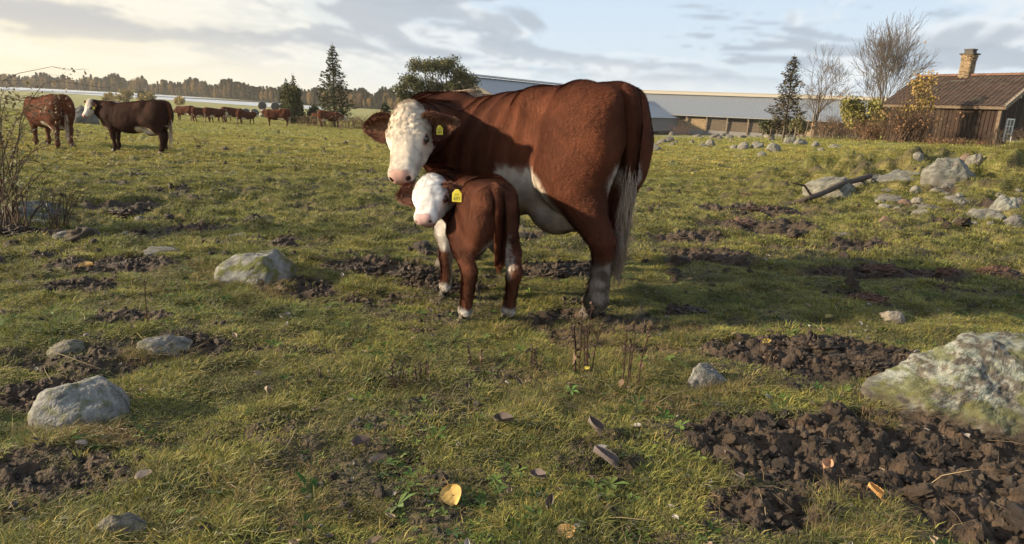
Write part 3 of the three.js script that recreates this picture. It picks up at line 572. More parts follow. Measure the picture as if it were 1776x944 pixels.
function tailOf(parent, pts, radii, material, hair) {
  const c = new THREE.CatmullRomCurve3(pts), P = c.getPoints(18), R = P.map((_, i) => { const f = i / 18 * (radii.length - 1), k = Math.min(radii.length - 2, Math.floor(f)); return mix(radii[k], radii[k + 1], f - k); });
  const b = new Build(); b.col = [0.08, 0.025, 0.012]; b.tube(P, R, 12); const g = b.geometry(), m = part('tail', g, material, parent);
  fur({ g, kinds: Array.from({ length: g.attributes.position.count }, () => ['body', 1]), spec: { hair }, H: new THREE.Matrix4() }, 12000, 31, m); return [m, P, R];
}
function placeCow(o, spec, foot, footWorld, turn, scale = 1) {              // stand the animal so that one foot lands where the photo shows it
  o.rotation.y = turn; o.scale.setScalar(scale); const q = V(foot[0], 0, foot[2]).multiplyScalar(scale).applyAxisAngle(V(0, 1, 0), turn); o.position.set(footWorld.x - q.x, footWorld.y, footWorld.z - q.z); o.updateMatrixWorld(true);
}
function turnHead(o, spec, poll, nose, out, size = 1) {                              // poll: where it is; nose, out: the way the nose points and the forehead faces
  const inv = o.matrixWorld.clone().invert(), p = poll.clone().applyMatrix4(inv), x = nose.clone().transformDirection(inv), y = out.clone().transformDirection(inv);
  y.addScaledVector(x, -y.dot(x)).normalize(); spec.head = new THREE.Matrix4().makeBasis(x, y, V(0, 0, 0).crossVectors(x, y)).scale(V(size, size, size)).setPosition(p);
}
const cow = thing('cow', 'large red-brown cow with white face and yellow ear tag, standing behind the calf', 'cow');
placeCow(cow, cowSpec, cowSpec.legs[0][6], ground(1026, 552), Math.PI - 0.87, 1.03);
turnHead(cow, cowSpec, at(706, 192, 4.2), V(-0.06, -0.79, 0.61), V(-0.30, 0.58, 0.76), 1.02);
{
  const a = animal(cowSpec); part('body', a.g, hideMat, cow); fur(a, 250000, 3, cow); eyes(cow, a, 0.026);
  for (const l of cowSpec.legs) hoofPair(cow, l[6], 1.0, hornMat);
  const [tail, P] = tailOf(cow, [V(-0.44, 1.33, 0), V(-0.56, 1.33, 0.0), V(-0.615, 1.2, 0.0), V(-0.62, 0.95, 0.01), V(-0.61, 0.75, 0.01), V(-0.60, 0.5, 0.0)], [0.06, 0.065, 0.052, 0.040, 0.026, 0.012], hideMat, 0.028);
  const sw = part('tail_switch', strands(P.slice(9), 0.038, 1700, 0.32, 8, (t, k) => mixc([0.52, 0.43, 0.34], [0.14, 0.095, 0.065], clamp(k * k * 0.8 + 0.55 * t)), 0.0018), hairMat, tail);
  const tg = earTag(0.037, 0.053, ['SE 07', '691']); tg.name = 'ear_tag'; const e = V(0.115, 0.04, 0.0).applyMatrix4(cowSpec.earM[0]); tg.position.copy(e); tg.rotation.y = 0.1 - cow.rotation.y; tg.castShadow = true; cow.add(tg);
}
// ---------------------------------------------------------------- the calf
const calfSpec = {
  k: 1, thick: 0.5, hair: 0.024, cell: [0.008, 0.004],
  box: [-0.42, -0.02, -0.36, 0.78, 0.86, 0.3],
  trunk: [[-0.30, 0.64, 0.545, 0.026], [-0.28, 0.695, 0.495, 0.075], [-0.22, 0.735, 0.435, 0.104], [-0.08, 0.75, 0.400, 0.114], [0.06, 0.73, 0.375, 0.111], [0.2, 0.705, 0.360, 0.114], [0.34, 0.70, 0.365, 0.109], [0.44, 0.69, 0.385, 0.088], [0.51, 0.65, 0.435, 0.062], [0.54, 0.59, 0.485, 0.018]],
  lumps: [[-0.14, 0.55, 0.085, 0.13, 0.17, 0.065, 0.06], [-0.05, 0.47, 0.10, 0.09, 0.12, 0.05, 0.05], [0.0, 0.715, 0.085, 0.045, 0.03, 0.04, 0.05], [-0.27, 0.655, 0.06, 0.035, 0.045, 0.03, 0.05], [0.4, 0.53, 0.09, 0.08, 0.14, 0.045, 0.05], [0.47, 0.47, 0.075, 0.05, 0.065, 0.04, 0.05]],
  neck: [[[0.42, 0.60, 0], [0.55, 0.64, -0.05], 0.095, 0.085, 0.06], [[0.55, 0.64, -0.05], 'head', 0.085, 0.07, 0.05], [[0.5, 0.5, -0.01], 'jaw', 0.07, 0.045, 0.05]],
  legs: [
    [[-0.05, 0.47, -0.115, 0.0612], [-0.15, 0.38, -0.12, 0.0474], [-0.225, 0.295, -0.115, 0.0336], [-0.22, 0.26, -0.112, 0.0299], [-0.185, 0.12, -0.11, 0.0234], [-0.175, 0.08, -0.11, 0.0263], [-0.15, 0.045, -0.11, 0.0219]],
    [[-0.07, 0.47, 0.115, 0.0612], [-0.18, 0.38, 0.12, 0.0474], [-0.265, 0.295, 0.115, 0.0336], [-0.26, 0.26, 0.112, 0.0299], [-0.235, 0.12, 0.11, 0.0234], [-0.225, 0.08, 0.11, 0.0263], [-0.20, 0.045, 0.11, 0.0219]],
    [[0.40, 0.46, -0.09, 0.0536], [0.355, 0.385, -0.09, 0.0413], [0.345, 0.245, -0.085, 0.0307], [0.335, 0.21, -0.085, 0.0263], [0.325, 0.11, -0.085, 0.0219], [0.325, 0.075, -0.085, 0.0249], [0.345, 0.04, -0.085, 0.0219]],
    [[0.42, 0.46, 0.09, 0.0474], [0.40, 0.385, 0.09, 0.0352], [0.43, 0.245, 0.085, 0.0263], [0.425, 0.21, 0.085, 0.0219], [0.43, 0.11, 0.085, 0.0183], [0.433, 0.075, 0.085, 0.0226], [0.45, 0.04, 0.085, 0.0197]],
  ],
  ears: [{ fwd: 0.2, up: 0.1, open: [0.9, 0.4, 0] }, { fwd: 0.35, up: 0.05, open: [0.75, 0.6, 0] }],
  detail(x, y, z, f) {
    if (Math.abs(f) > 0.04) return 0;
    let d = -0.004 * n3(x * 7, y * 7, z * 7);
    d += 0.02 * Math.exp(-Math.pow(z / 0.018, 2)) * sstep(-0.2, -0.27, x) * sstep(0.66, 0.58, y) * sstep(0.3, 0.4, y);
    d -= 0.003 * sstep(0.05, 0.12, x) * sstep(0.36, 0.25, x) * Math.sin(x * 95) * sstep(0.4, 0.5, y) * sstep(0.72, 0.6, y);
    return d;
  },
  color(kind, x, y, z, nx, ny, nz, L, wide, deep) {
    if (kind !== 'body') return headColor(kind, x, y, z, L, wide, deep, { white: [0.76, 0.74, 0.73], curl: [0.76, 0.74, 0.73], lid: [0.42, 0.26, 0.25], earIn: [0.16, 0.06, 0.045], redPoll: 0.4, lip: [0.22, 0.13, 0.12], pink: [0.44, 0.27, 0.26], headHair: 0.75, k: 1 });
    const e = coatNoise(x * 2, y * 2, z * 2), aw = Math.abs(z);
    let c = mixc([0.14, 0.048, 0.025], [0.085, 0.029, 0.016], 0.5 + 0.5 * n3(x * 6, y * 6, z * 6)), len = 1;
    const belly = sstep(-0.02, 0.015, 0.395 - y + 0.03 * e) * sstep(-0.12, -0.05, x) * (aw < 0.075 ? 1 : 0); c = mixc(c, [0.62, 0.56, 0.48], belly);
    const inner = (x < 0 ? sstep(0.075, 0.06, aw + 0.01 * e) : 0) * sstep(0.26, 0.32, y) * sstep(0.5, 0.42, y) * sstep(-0.3, -0.2, x); c = mixc(c, [0.70, 0.66, 0.62], inner);
    c = mixc(c, [0.70, 0.66, 0.62], sstep(0.015, 0.0, Math.hypot((z - 0.075) * 0.9, (y - 0.375) * 0.22) - 0.012 + 0.02 * e) * (x < -0.15 ? 0.8 : 0));
    const sock = sstep(0.105, 0.085, y + 0.02 * e); c = mixc(c, mixc([0.74, 0.71, 0.68], [0.4, 0.33, 0.27], sstep(0.0, 0.5, n3(x * 20, y * 20, z * 20))), sock);
    const chest = sstep(0.45, 0.50, x - (y - 0.5) * 0.1 + 0.02 * e) * sstep(0.56, 0.5, y + 0.05 * e) * sstep(0.3, 0.36, y); c = mixc(c, [0.74, 0.71, 0.68], chest);
    c = mixc(c, [0.74, 0.71, 0.68], sstep(0.02, 0.0, Math.hypot((x - 0.33) * 1.1, (y - 0.415) * 0.55) - 0.055 + 0.02 * e) * sstep(0.06, 0.08, -z));
    if (y < 0.05) len *= 0.3; if (y < 0.35) len *= 0.75;
    return [...c, len];
  },
};
const calf = thing('calf', 'small brown calf with white face and yellow ear tag, standing in front of the cow', 'calf');
placeCow(calf, calfSpec, calfSpec.legs[0][6], ground(806, 558), Math.PI - 1.2, 1.17);
turnHead(calf, calfSpec, at(745, 316, 3.95), V(-0.14, -0.74, 0.66), V(-0.34, 0.62, 0.70), 0.95);
{
  const a = animal(calfSpec); part('body', a.g, hideMat, calf); fur(a, 120000, 7, calf); eyes(calf, a, 0.021);
  for (const l of calfSpec.legs) hoofPair(calf, l[6], 0.58, hornMat);
  const [tail, P] = tailOf(calf, [V(-0.22, 0.715, 0), V(-0.285, 0.70, 0.0), V(-0.318, 0.62, 0.0), V(-0.325, 0.5, 0.004), V(-0.32, 0.36, 0.008)], [0.028, 0.030, 0.026, 0.021, 0.010], hideMat, 0.024);
  part('tail_switch', strands(P.slice(12), 0.026, 700, 0.07, 18, (t, k) => mixc([0.16, 0.05, 0.02], [0.09, 0.03, 0.012], k), 0.0014), hairMat, tail);
  const tg = earTag(0.046, 0.061, ['SE 07', '697']); tg.name = 'ear_tag'; tg.position.copy(V(0.138, 0.085, -0.015).applyMatrix4(calfSpec.earM[0]).add(V(0, 0.035, 0))); tg.rotation.y = -0.15 - calf.rotation.y; tg.castShadow = true; calf.add(tg);
}
// ---------------------------------------------------------------- the timber house on the right
const rgb = (r, g, b) => new THREE.Color().setRGB(r, g, b);
const woodGrain = noiseTexture(256, (u, v) => { const a = 0.62 + 0.5 * fbm2(u * 60, v * 3, 4) + 0.35 * fbm2(u * 6, v * 5, 3); return [a, a * 0.98, a * 0.95]; });
const woodBump = woodGrain.clone();
{
  const corner = at(1722, 259, 33);
  const house = thing('timber_house', 'old dark brown timber house with tiled roof and brick chimney beside the leafless trees', 'house', corner, 0);
  // x runs back along the long wall, z runs out of the long wall to the left, gable on x = 0
  const back = V(-0.47, 0, -0.88).normalize(), right = V(-back.z, 0, back.x);            // right: along the gable, away from the corner
  house.rotation.y = Math.atan2(-back.z, back.x);
  const L = 5.6, G = 5.0, HW = 2.2, RH = 1.45, wood = [[0.043, 0.024, 0.017], [0.055, 0.029, 0.019], [0.034, 0.021, 0.015], [0.075, 0.047, 0.031], [0.050, 0.025, 0.016]];
  const sgn = V(0, 0, 1).applyAxisAngle(V(0, 1, 0), house.rotation.y).dot(right) > 0 ? 1 : -1;   // which way along z the gable runs
  const mats = wood.map((c) => { const m = woodGrain.clone(); m.repeat.set(2.5, 0.5); return std({ color: rgb(...c.map((q) => q * 0.8)), map: m, bumpMap: m, bumpScale: 0.006 }); });
  const r = rng(41), core = new Build(); core.box(L / 2, HW / 2 - 0.5, sgn * G / 2, L - 0.1, HW + 1, G - 0.1);
  { const a = core.v(0.05, HW, sgn * 0.05), b = core.v(0.05, HW, sgn * (G - 0.05)), c = core.v(0.05, HW + RH - 0.06, sgn * G / 2), d = core.v(L - 0.05, HW, sgn * 0.05), e = core.v(L - 0.05, HW, sgn * (G - 0.05)), f = core.v(L - 0.05, HW + RH - 0.06, sgn * G / 2); core.tri(a, b, c); core.tri(d, e, f); core.quad(a, d, f, c); core.quad(b, e, f, c); }
  const wall = part('wall', core.geometry(), std({ color: rgb(0.05, 0.035, 0.025) }), house);
  const boards = [0, 1, 2].map((k) => new Build().box(0, 0, 0, 0.185, 1, 0.026).geometry());
  for (let x = 0.12, k = 0; x < L - 0.05; x += 0.2, k++) {                               // long wall: wide boards with gaps
    const m = part('board', boards[k % 3], mats[Math.floor(r() * 5)], wall); m.position.set(x, HW / 2 + 0.02 * r(), -sgn * 0.014); m.scale.set(0.85 + 0.15 * r(), HW - 0.1 - 0.08 * r(), 1 + r()); m.rotation.z = (r() - 0.5) * 0.008;
  }
  for (let z = 0.12, k = 0; z < G - 0.05; z += 0.2, k++) {                               // gable boards run up to the verge
    const h = HW + RH * (1 - Math.abs(z - G / 2) / (G / 2)) - 0.12, m = part('board', boards[k % 3], mats[Math.floor(r() * 5)], wall);
    m.position.set(-0.014, h / 2, sgn * z); m.rotation.y = Math.PI / 2; m.scale.set(0.9 + 0.1 * r(), h, 1);
  }
  const pale = std({ color: rgb(0.19, 0.14, 0.10), map: woodGrain });
  part('corner_post', new Build().box(-0.005, HW / 2, -sgn * 0.03, 0.15, HW - 0.02, 0.13).geometry(), pale, house);
  part('corner_post', new Build().box(3.2, HW / 2, -sgn * 0.04, 0.16, HW - 0.06, 0.06).geometry(), mats[2], house);
  // roof: a deck, then rows of curved tiles
  const over = 0.35, run = Math.hypot(G / 2, RH), pitch = Math.atan2(RH, G / 2);
  const deck = new Build(), tiles = [];
  for (const s of [1, -1]) {
    const M = new THREE.Matrix4().makeTranslation(0, HW + RH, sgn * G / 2).multiply(new THREE.Matrix4().makeRotationX(-s * sgn * pitch + (s * sgn > 0 ? 0 : 0)));
    // in this frame the slope runs along -z*s*sgn
    deck.box(L / 2, 0, -s * sgn * (run + over) / 2, L + 0.6, 0.06, run + over, M.clone());
    const n = 15, per = (run + over) / n, cols = Math.round((L + 0.6) / 0.24);
    for (let i = 0; i < n; i++) {
      const b = new Build();
      for (let c = 0; c < cols; c++) {
        const x0 = -0.3 + c * 0.24, tone = 0.6 + 0.65 * r(), moss = fbm2(c * 0.2 + s * 9, i * 0.3, 3); b.col = moss > 0.3 ? [0.05 * tone, 0.038 * tone, 0.026 * tone] : [0.046 * tone, 0.027 * tone, 0.02 * tone];
        const dy = 0.012 * r(), dz = 0.02 * (r() - 0.5), ids = [];
        for (let e = 0; e <= 6; e++) { const u = e / 6, y = 0.045 + 0.032 * Math.sin(u * 6.283 + 0.6) + dy; for (const [zz, yy] of [[i * per - 0.04, 0.0], [(i + 1) * per + dz, 0.035], [(i + 1) * per + dz, 0.012]]) { const p = V(x0 + u * 0.238, y + yy, -s * sgn * zz).applyMatrix4(M); ids.push(b.v(p.x, p.y, p.z)); } }
        for (let e = 0; e < 6; e++) { b.quad(ids[e * 3], ids[e * 3 + 3], ids[e * 3 + 4], ids[e * 3 + 1]); b.quad(ids[e * 3 + 1], ids[e * 3 + 4], ids[e * 3 + 5], ids[e * 3 + 2]); }
      }
      tiles.push(b);
    }
  }
  const roof = part('roof', deck.geometry(), std({ color: rgb(0.06, 0.04, 0.03) }), house), tileMat = std({ vertexColors: true, roughness: 0.85, side: THREE.DoubleSide, bumpMap: grain, bumpScale: 0.004 });
  stuff(part('roof_tile', mergeGeometries(tiles.map((b) => b.geometry())), tileMat, roof), 'rows of weathered red-brown roof tiles');
  const rt = new Build(); for (let c = 0; c < 28; c++) { const x = -0.3 + c * (L + 0.6) / 28, pts = []; for (let e = 0; e <= 5; e++) pts.push([Math.cos(e / 5 * Math.PI) * 0.13, Math.sin(e / 5 * Math.PI) * 0.11]); const t = 0.7 + 0.5 * r(); rt.col = [0.13 * t, 0.065 * t, 0.04 * t]; const ids = pts.map(([z, y]) => [rt.v(x, HW + RH + 0.03 + y, sgn * G / 2 + z), rt.v(x + 0.36, HW + RH + 0.045 + y * 1.08, sgn * G / 2 + z * 1.08)]); for (let e = 0; e < 5; e++) rt.quad(ids[e][0], ids[e][1], ids[e + 1][1], ids[e + 1][0]); }
  part('ridge_tile', rt.geometry(), tileMat, roof);
  const vb = new Build(), vm = (s) => new THREE.Matrix4().makeTranslation(0, HW + RH, sgn * G / 2).multiply(new THREE.Matrix4().makeRotationX(-s * sgn * pitch));
  for (const s of [1, -1]) { vb.box(-0.315, -0.03, -s * sgn * (run + over) / 2, 0.03, 0.2, run + over + 0.02, vm(s)); vb.box(-0.30, 0.085, -s * sgn * (run + over) / 2, 0.14, 0.03, run + over + 0.02, vm(s)); }
  part('verge_board', vb.geometry(), std({ color: rgb(0.30, 0.26, 0.21), map: woodGrain }), roof);
  const eb = new Build(); eb.box(L / 2, -0.06, sgn * -1 * (run + over + 0.012), L + 0.6, 0.13, 0.025, vm(1)); part('eaves_board', eb.geometry(), std({ color: rgb(0.26, 0.20, 0.15), map: woodGrain }), roof);
  // window and vent in the gable
  const white = std({ color: rgb(0.66, 0.66, 0.64), roughness: 0.6 }), glass = new THREE.MeshPhysicalMaterial({ color: rgb(0.04, 0.045, 0.05), roughness: 0.12 });
  const win = (z, y, w, h, cols, rows) => {
    const f = new Build(), t = 0.06; for (const s of [-1, 1]) { f.box(-0.05, y, sgn * z + s * (w / 2), 0.06, h + t, t); f.box(-0.052, y + s * h / 2, sgn * z, 0.06, t, w - t); }
    for (let k = 1; k < cols; k++) f.box(-0.045, y, sgn * z - w / 2 + w * k / cols, 0.04, h - t, 0.035); for (let k = 1; k < rows; k++) f.box(-0.043, y - h / 2 + h * k / rows, sgn * z, 0.036, 0.03, w - t);
    const fr = part('window', f.geometry(), white, house); part('pane', new Build().box(-0.032, y, sgn * z, 0.008, h - t, w - t).geometry(), glass, fr);
  };
  win(0.95, 0.95, 0.62, 1.05, 2, 3); win(1.3, 2.72, 0.22, 0.34, 1, 2); win(3.6, 0.95, 0.62, 1.05, 2, 3);
  // chimney: courses of brick
  const cx = 3.35, cz = sgn * G / 2, cw = 0.48, cd = 0.48, y0 = HW + RH - 0.5, ch = 1.62, courses = 23, hb = ch / courses;
  const ck = part('chimney', new Build().box(cx, y0 + ch / 2, cz, cw - 0.02, ch, cd - 0.02).geometry(), std({ color: rgb(0.20, 0.17, 0.13) }), house);
  const bk = new Build();
  for (let i = 0; i < courses; i++) for (const [ax, n, w] of [[0, 3, cw], [2, 3, cd]]) for (const s of [-1, 1]) for (let k = 0; k < n; k++) {
    const t = 0.75 + 0.5 * r(), dark = r() < 0.16 ? 0.5 : 1; bk.col = [0.23 * t * dark, 0.165 * t * dark, 0.10 * t * dark];
    const o = (k + 0.5 - n / 2) * w / n + (i % 2 ? 0.03 : -0.03), ww = w / n - 0.014, q = i > courses - 3 ? 0.05 : i > courses - 5 ? 0.025 : 0;
    if (ax === 0) bk.box(cx + o * (1 + q), y0 + (i + 0.5) * hb, cz + s * (cd / 2 + q), ww, hb - 0.012, 0.05); else bk.box(cx + s * (cw / 2 + q), y0 + (i + 0.5) * hb, cz + o * (1 + q), 0.05, hb - 0.012, ww);
  }
  stuff(part('brick', bk.geometry(), std({ vertexColors: true, bumpMap: grain, bumpScale: 0.004 }), ck));
  const cap = new Build(); cap.box(cx, y0 + ch + 0.04, cz, cw + 0.24, 0.07, cd + 0.24).box(cx, y0 + ch + 0.16, cz, 0.42, 0.18, 0.4).box(cx, y0 + ch + 0.27, cz, 0.48, 0.05, 0.46);
  part('chimney_cap', cap.geometry(), std({ color: rgb(0.07, 0.06, 0.055) }), ck);
  const fl = new Build(); fl.box(cx, y0 + 0.24, cz - sgn * (cd / 2 + 0.16), cw + 0.3, 0.05, 0.5, undefined); part('flashing', fl.geometry(), std({ color: rgb(0.06, 0.058, 0.055), roughness: 0.9 }), ck).visible = true;
}
// ---------------------------------------------------------------- long cattle shed and the hall behind the cow
const sheet = noiseTexture(256, (u, v) => { const a = 0.82 + 0.25 * fbm2(u * 5, v * 5, 5); return [a, a, a]; });
const metal = (r, g, b) => std({ color: rgb(r, g, b), roughness: 0.45, metalness: 0.25, map: sheet, bumpMap: grain, bumpScale: 0.003 });
function ribbedSlope(b, p00, p10, p01, p11, ribs, h) {                     // a sheet-metal slope with raised ribs from eave (p0*) to ridge (p1*)
  const n = V(0, 0, 0).crossVectors(p01.clone().sub(p00), p10.clone().sub(p00)).normalize(); if (n.y < 0) n.negate();
  let last; for (let i = 0; i <= ribs * 4; i++) { const t = i / (ribs * 4), k = [0, 0, 1, 1][i % 4] * h, a = p00.clone().lerp(p01, t).addScaledVector(n, k), c = p10.clone().lerp(p11, t).addScaledVector(n, k), q = [b.v(a.x, a.y, a.z, t * 40, 0), b.v(c.x, c.y, c.z, t * 40, 6)]; if (last) b.quad(last[0], q[0], q[1], last[1]); last = q; }
}
{
  const a = at(1060, 194, 146), b = at(1580, 218.5, 124), gy = -2.6;            // eaves
  const dir = b.clone().sub(a).setY(0), Ls = dir.length(); dir.normalize();
  const shed = thing('cattle_shed', 'long low cattle shed with grey metal roof and open timber bays', 'shed', V(a.x, gy, a.z), Math.atan2(-dir.z, dir.x));
  const H = a.y - gy, rise = 4.6, depth = 11;
  const roof = new Build(); ribbedSlope(roof, V(-2, H, 0.6), V(-2, H + rise, -depth), V(Ls, H, 0.6), V(Ls, H + rise, -depth), 120, 0.035); ribbedSlope(roof, V(Ls, H, -2 * depth - 0.6), V(Ls, H + rise, -depth), V(-2, H, -2 * depth - 0.6), V(-2, H + rise, -depth), 60, 0.035);
  const rf = part('roof', roof.geometry(), metal(0.245, 0.265, 0.29), shed);
  const rc = new Build(); rc.box(Ls / 2 - 1, H + rise + 0.42, -depth, Ls + 1.6, 0.10, 2.6).box(Ls / 2 - 1, H + rise + 0.05, -depth + 1.2, Ls + 1.4, 0.62, 0.08).box(Ls / 2 - 1, H + rise + 0.05, -depth - 1.2, Ls + 1.4, 0.62, 0.08);
  part('ridge_vent', rc.geometry(), std({ color: rgb(0.40, 0.365, 0.30), roughness: 0.8 }), rf);
  part('eaves_gutter', new Build().box(Ls / 2 - 1, H - 0.08, 0.66, Ls + 2, 0.16, 0.12).geometry(), std({ color: rgb(0.28, 0.28, 0.27) }), rf);
  part('back_wall', new Build().box(Ls / 2, H / 2, -2 * depth, Ls, H, 0.3).geometry(), std({ color: rgb(0.10, 0.08, 0.06) }), shed);
  part('low_wall', new Build().box(Ls / 2, 0.0, 0.1, Ls, 0.9, 0.2).geometry(), std({ color: rgb(0.20, 0.19, 0.18), bumpMap: grain, bumpScale: 0.01 }), shed);
  part('inner_wall', new Build().box(Ls / 2, H / 2, -2.2, Ls, H - 0.4, 0.2).geometry(), std({ color: rgb(0.075, 0.055, 0.04) }), shed);
  const post = new Build().box(0, 0, 0, 0.26, 1, 0.26).geometry(), screen = new Build().box(0, 0, 0, 1, 1, 0.05).geometry(), pm = std({ color: rgb(0.30, 0.235, 0.165), map: woodGrain }), sm = [std({ color: rgb(0.36, 0.27, 0.17), map: woodGrain }), std({ color: rgb(0.42, 0.30, 0.17), map: woodGrain }), std({ color: rgb(0.17, 0.13, 0.09), map: woodGrain })];
  const n = Math.round(Ls / 4.1), rr = rng(61);
  for (let i = 0; i <= n; i++) {
    const x = i * Ls / n, p = part('post', post, pm, shed); p.position.set(x, H / 2 - 0.1, 0.34); p.scale.set(1, H - 0.2, 1);
    if (i < n) { const s = part('bay_screen', screen, sm[Math.floor(rr() * 3)], shed), h = H - 0.75 - (rr() < 0.5 ? 0.6 : 0.2); s.position.set(x + Ls / n / 2, 0.4 + h / 2, 0.02); s.scale.set(Ls / n - 0.1, h, 1); s.rotation.x = -0.06; }
  }
}
{
  const a = at(800, 131, 102), b = at(1086, 160.5, 148), dir = b.clone().sub(a).setY(0), Lh = dir.length(); dir.normalize();
  const hall = thing('farm_hall', 'big farm hall with pale grey roof showing over the back of the cow', 'hall', V(a.x, -2.6, a.z), Math.atan2(-dir.z, dir.x));
  const R = a.y + 2.6, R2 = b.y + 2.6, E = 2.6, d = 13, roof = new Build();
  ribbedSlope(roof, V(-0.5, E, d), V(-0.5, R, 0), V(Lh, E, d), V(Lh, R2, 0), 90, 0.04); ribbedSlope(roof, V(Lh, E, -d), V(Lh, R2, 0), V(-0.5, E, -d), V(-0.5, R, 0), 40, 0.04);
  const rf = part('roof', roof.geometry(), metal(0.26, 0.28, 0.305), hall);
  const rc = new Build(); { const q = Math.atan2(R2 - R, Lh), M = new THREE.Matrix4().makeTranslation(0, R + 0.1, 0).multiply(new THREE.Matrix4().makeRotationZ(q)); rc.box(Lh / 2, 0.1, 0, Lh, 0.14, 1.1, M); rc.box(Lh / 2, 0.28, 0, Lh - 1, 0.06, 0.5, M); } part('ridge_cap', rc.geometry(), metal(0.30, 0.33, 0.37), rf);
  const w = new Build(), wm = std({ color: rgb(0.20, 0.19, 0.18), map: sheet }); w.box(Lh / 2, E / 2, d - 0.5, Lh - 1, E, 0.2).box(Lh / 2, E / 2, -d + 0.5, Lh - 1, E, 0.2);
  for (const [x, r] of [[0.1, R], [Lh - 0.3, R2]]) { const p = [w.v(x, 0, -d + 0.6), w.v(x, 0, d - 0.6), w.v(x, E, d - 0.6), w.v(x, r - 0.2, 0), w.v(x, E, -d + 0.6)]; w.tri(p[0], p[1], p[2]); w.tri(p[0], p[2], p[4]); w.tri(p[2], p[3], p[4]); }
  part('wall', w.geometry(), wm, hall);
}
// ---------------------------------------------------------------- trees and bushes
const barkMat = std({ vertexColors: true, bumpMap: grain, bumpScale: 0.02 });
const leafMat = new THREE.MeshPhysicalMaterial({ vertexColors: true, roughness: 0.85, transmission: 0.25, thickness: 0, side: THREE.DoubleSide });
const needleMat = std({ vertexColors: true, roughness: 0.9, side: THREE.DoubleSide });
function leaf(b, p, r, size, c, flat = 0) {                                 // one leaf or spray: a bent diamond turned at random
  const a = r() * 6.283, e = (r() - 0.5) * (flat ? 1.2 : 3), dx = Math.cos(a) * Math.cos(e), dy = Math.sin(e), dz = Math.sin(a) * Math.cos(e), t = r() * 6.283;
  let sx = -Math.sin(a), sz = Math.cos(a), sy = (r() - 0.5) * (flat ? 0.5 : 1.6); const k = size * (0.6 + 0.8 * r()), w = k * 0.36, q = 0.75 + 0.5 * r();
  b.col = [c[0] * q, c[1] * q, c[2] * q];
  const i = [b.v(p.x, p.y, p.z), b.v(p.x + dx * k * 0.5 + sx * w, p.y + dy * k * 0.5 + sy * w, p.z + dz * k * 0.5 + sz * w), b.v(p.x + dx * k, p.y + dy * k - k * 0.15, p.z + dz * k), b.v(p.x + dx * k * 0.5 - sx * w, p.y + dy * k * 0.5 - sy * w, p.z + dz * k * 0.5 - sz * w)];
  b.quad(...i);
}
function grow(b, r, p, d, len, rad, depth, o, tips) {                       // a limb that bends, tapers and forks
  const n = depth > 2 ? 5 : 4, pts = [p.clone()], rs = [rad]; let q = p.clone(), v = d.clone();
  for (let i = 1; i <= n; i++) { v.x += (r() - 0.5) * o.crook; v.z += (r() - 0.5) * o.crook; v.y += (r() - 0.5) * o.crook * 0.6 + o.up * 0.12; v.normalize(); q = q.clone().addScaledVector(v, len / n); pts.push(q); rs.push(Math.max(o.min, mix(rad, rad * 0.62, i / n))); }
  b.tube(pts, rs, depth > 3 ? 6 : 3, false);
  if (tips) tips.push([q.clone(), depth]);
  if (depth <= 0) return;
  const kids = depth === o.levels ? o.first : 2 + (r() < o.third ? 1 : 0);
  for (let k = 0; k < kids; k++) {
    const along = k === 0 ? 1 : (depth === o.levels ? mix(0.35, 1, r()) : mix(0.3, 1, r())), f = along * n, i = Math.min(n - 1, Math.floor(f)), s = pts[i].clone().lerp(pts[i + 1], f - i);
    const a = r() * 6.283, spread = k === 0 ? o.spread * 0.45 : o.spread * (0.7 + 0.5 * r()), ref = Math.abs(v.y) > 0.9 ? V(1, 0, 0) : V(0, 1, 0), side = V(0, 0, 0).crossVectors(v, ref).normalize(), s2 = V(0, 0, 0).crossVectors(v, side);
    const nd = v.clone().multiplyScalar(Math.cos(spread)).addScaledVector(side, Math.sin(spread) * Math.cos(a)).addScaledVector(s2, Math.sin(spread) * Math.sin(a)).normalize();
    grow(b, r, s, nd, len * (o.shrink * (0.8 + 0.4 * r())), Math.max(o.min, mix(rad, rad * 0.62, along) * (k === 0 ? 0.85 : 0.62)), depth - 1, o, tips);
  }
}
function standing(u, v, d) { const p = at(u, v, d); p.y = terrain(p.x, p.z) - 0.03; return p; }
function bareTree(name, label, category, p, seed, H, o, leaves = 0, leafC = [0.42, 0.28, 0.06], trunks = 1) {
  const t = thing(name, label, category, p), r = rng(seed), b = new Build(), tips = []; b.col = o.bark ?? [0.10, 0.075, 0.055];
  for (let k = 0; k < trunks; k++) grow(b, r, V((r() - 0.5) * 0.3 * (trunks - 1), 0, (r() - 0.5) * 0.3 * (trunks - 1)), V((r() - 0.5) * 0.25 * trunks * 0.5, 1, (r() - 0.5) * 0.2).normalize(), H * o.stem, H * 0.017 / Math.sqrt(trunks) * (o.thick ?? 1), o.levels, o, tips);
  part('trunk', b.geometry(), barkMat, t);
  if (leaves) { const f = new Build(); for (let k = 0; k < leaves; k++) { const q = tips[Math.floor(r() * tips.length)][0], c = q.clone().add(V((r() - 0.5) * 0.5, (r() - 0.5) * 0.5, (r() - 0.5) * 0.5)); if (o.leafTest && !o.leafTest(c, H)) continue; leaf(f, c, r, o.leaf ?? 0.2, leafC); } part('crown', f.geometry(), leafMat, t); }
  return t;
}
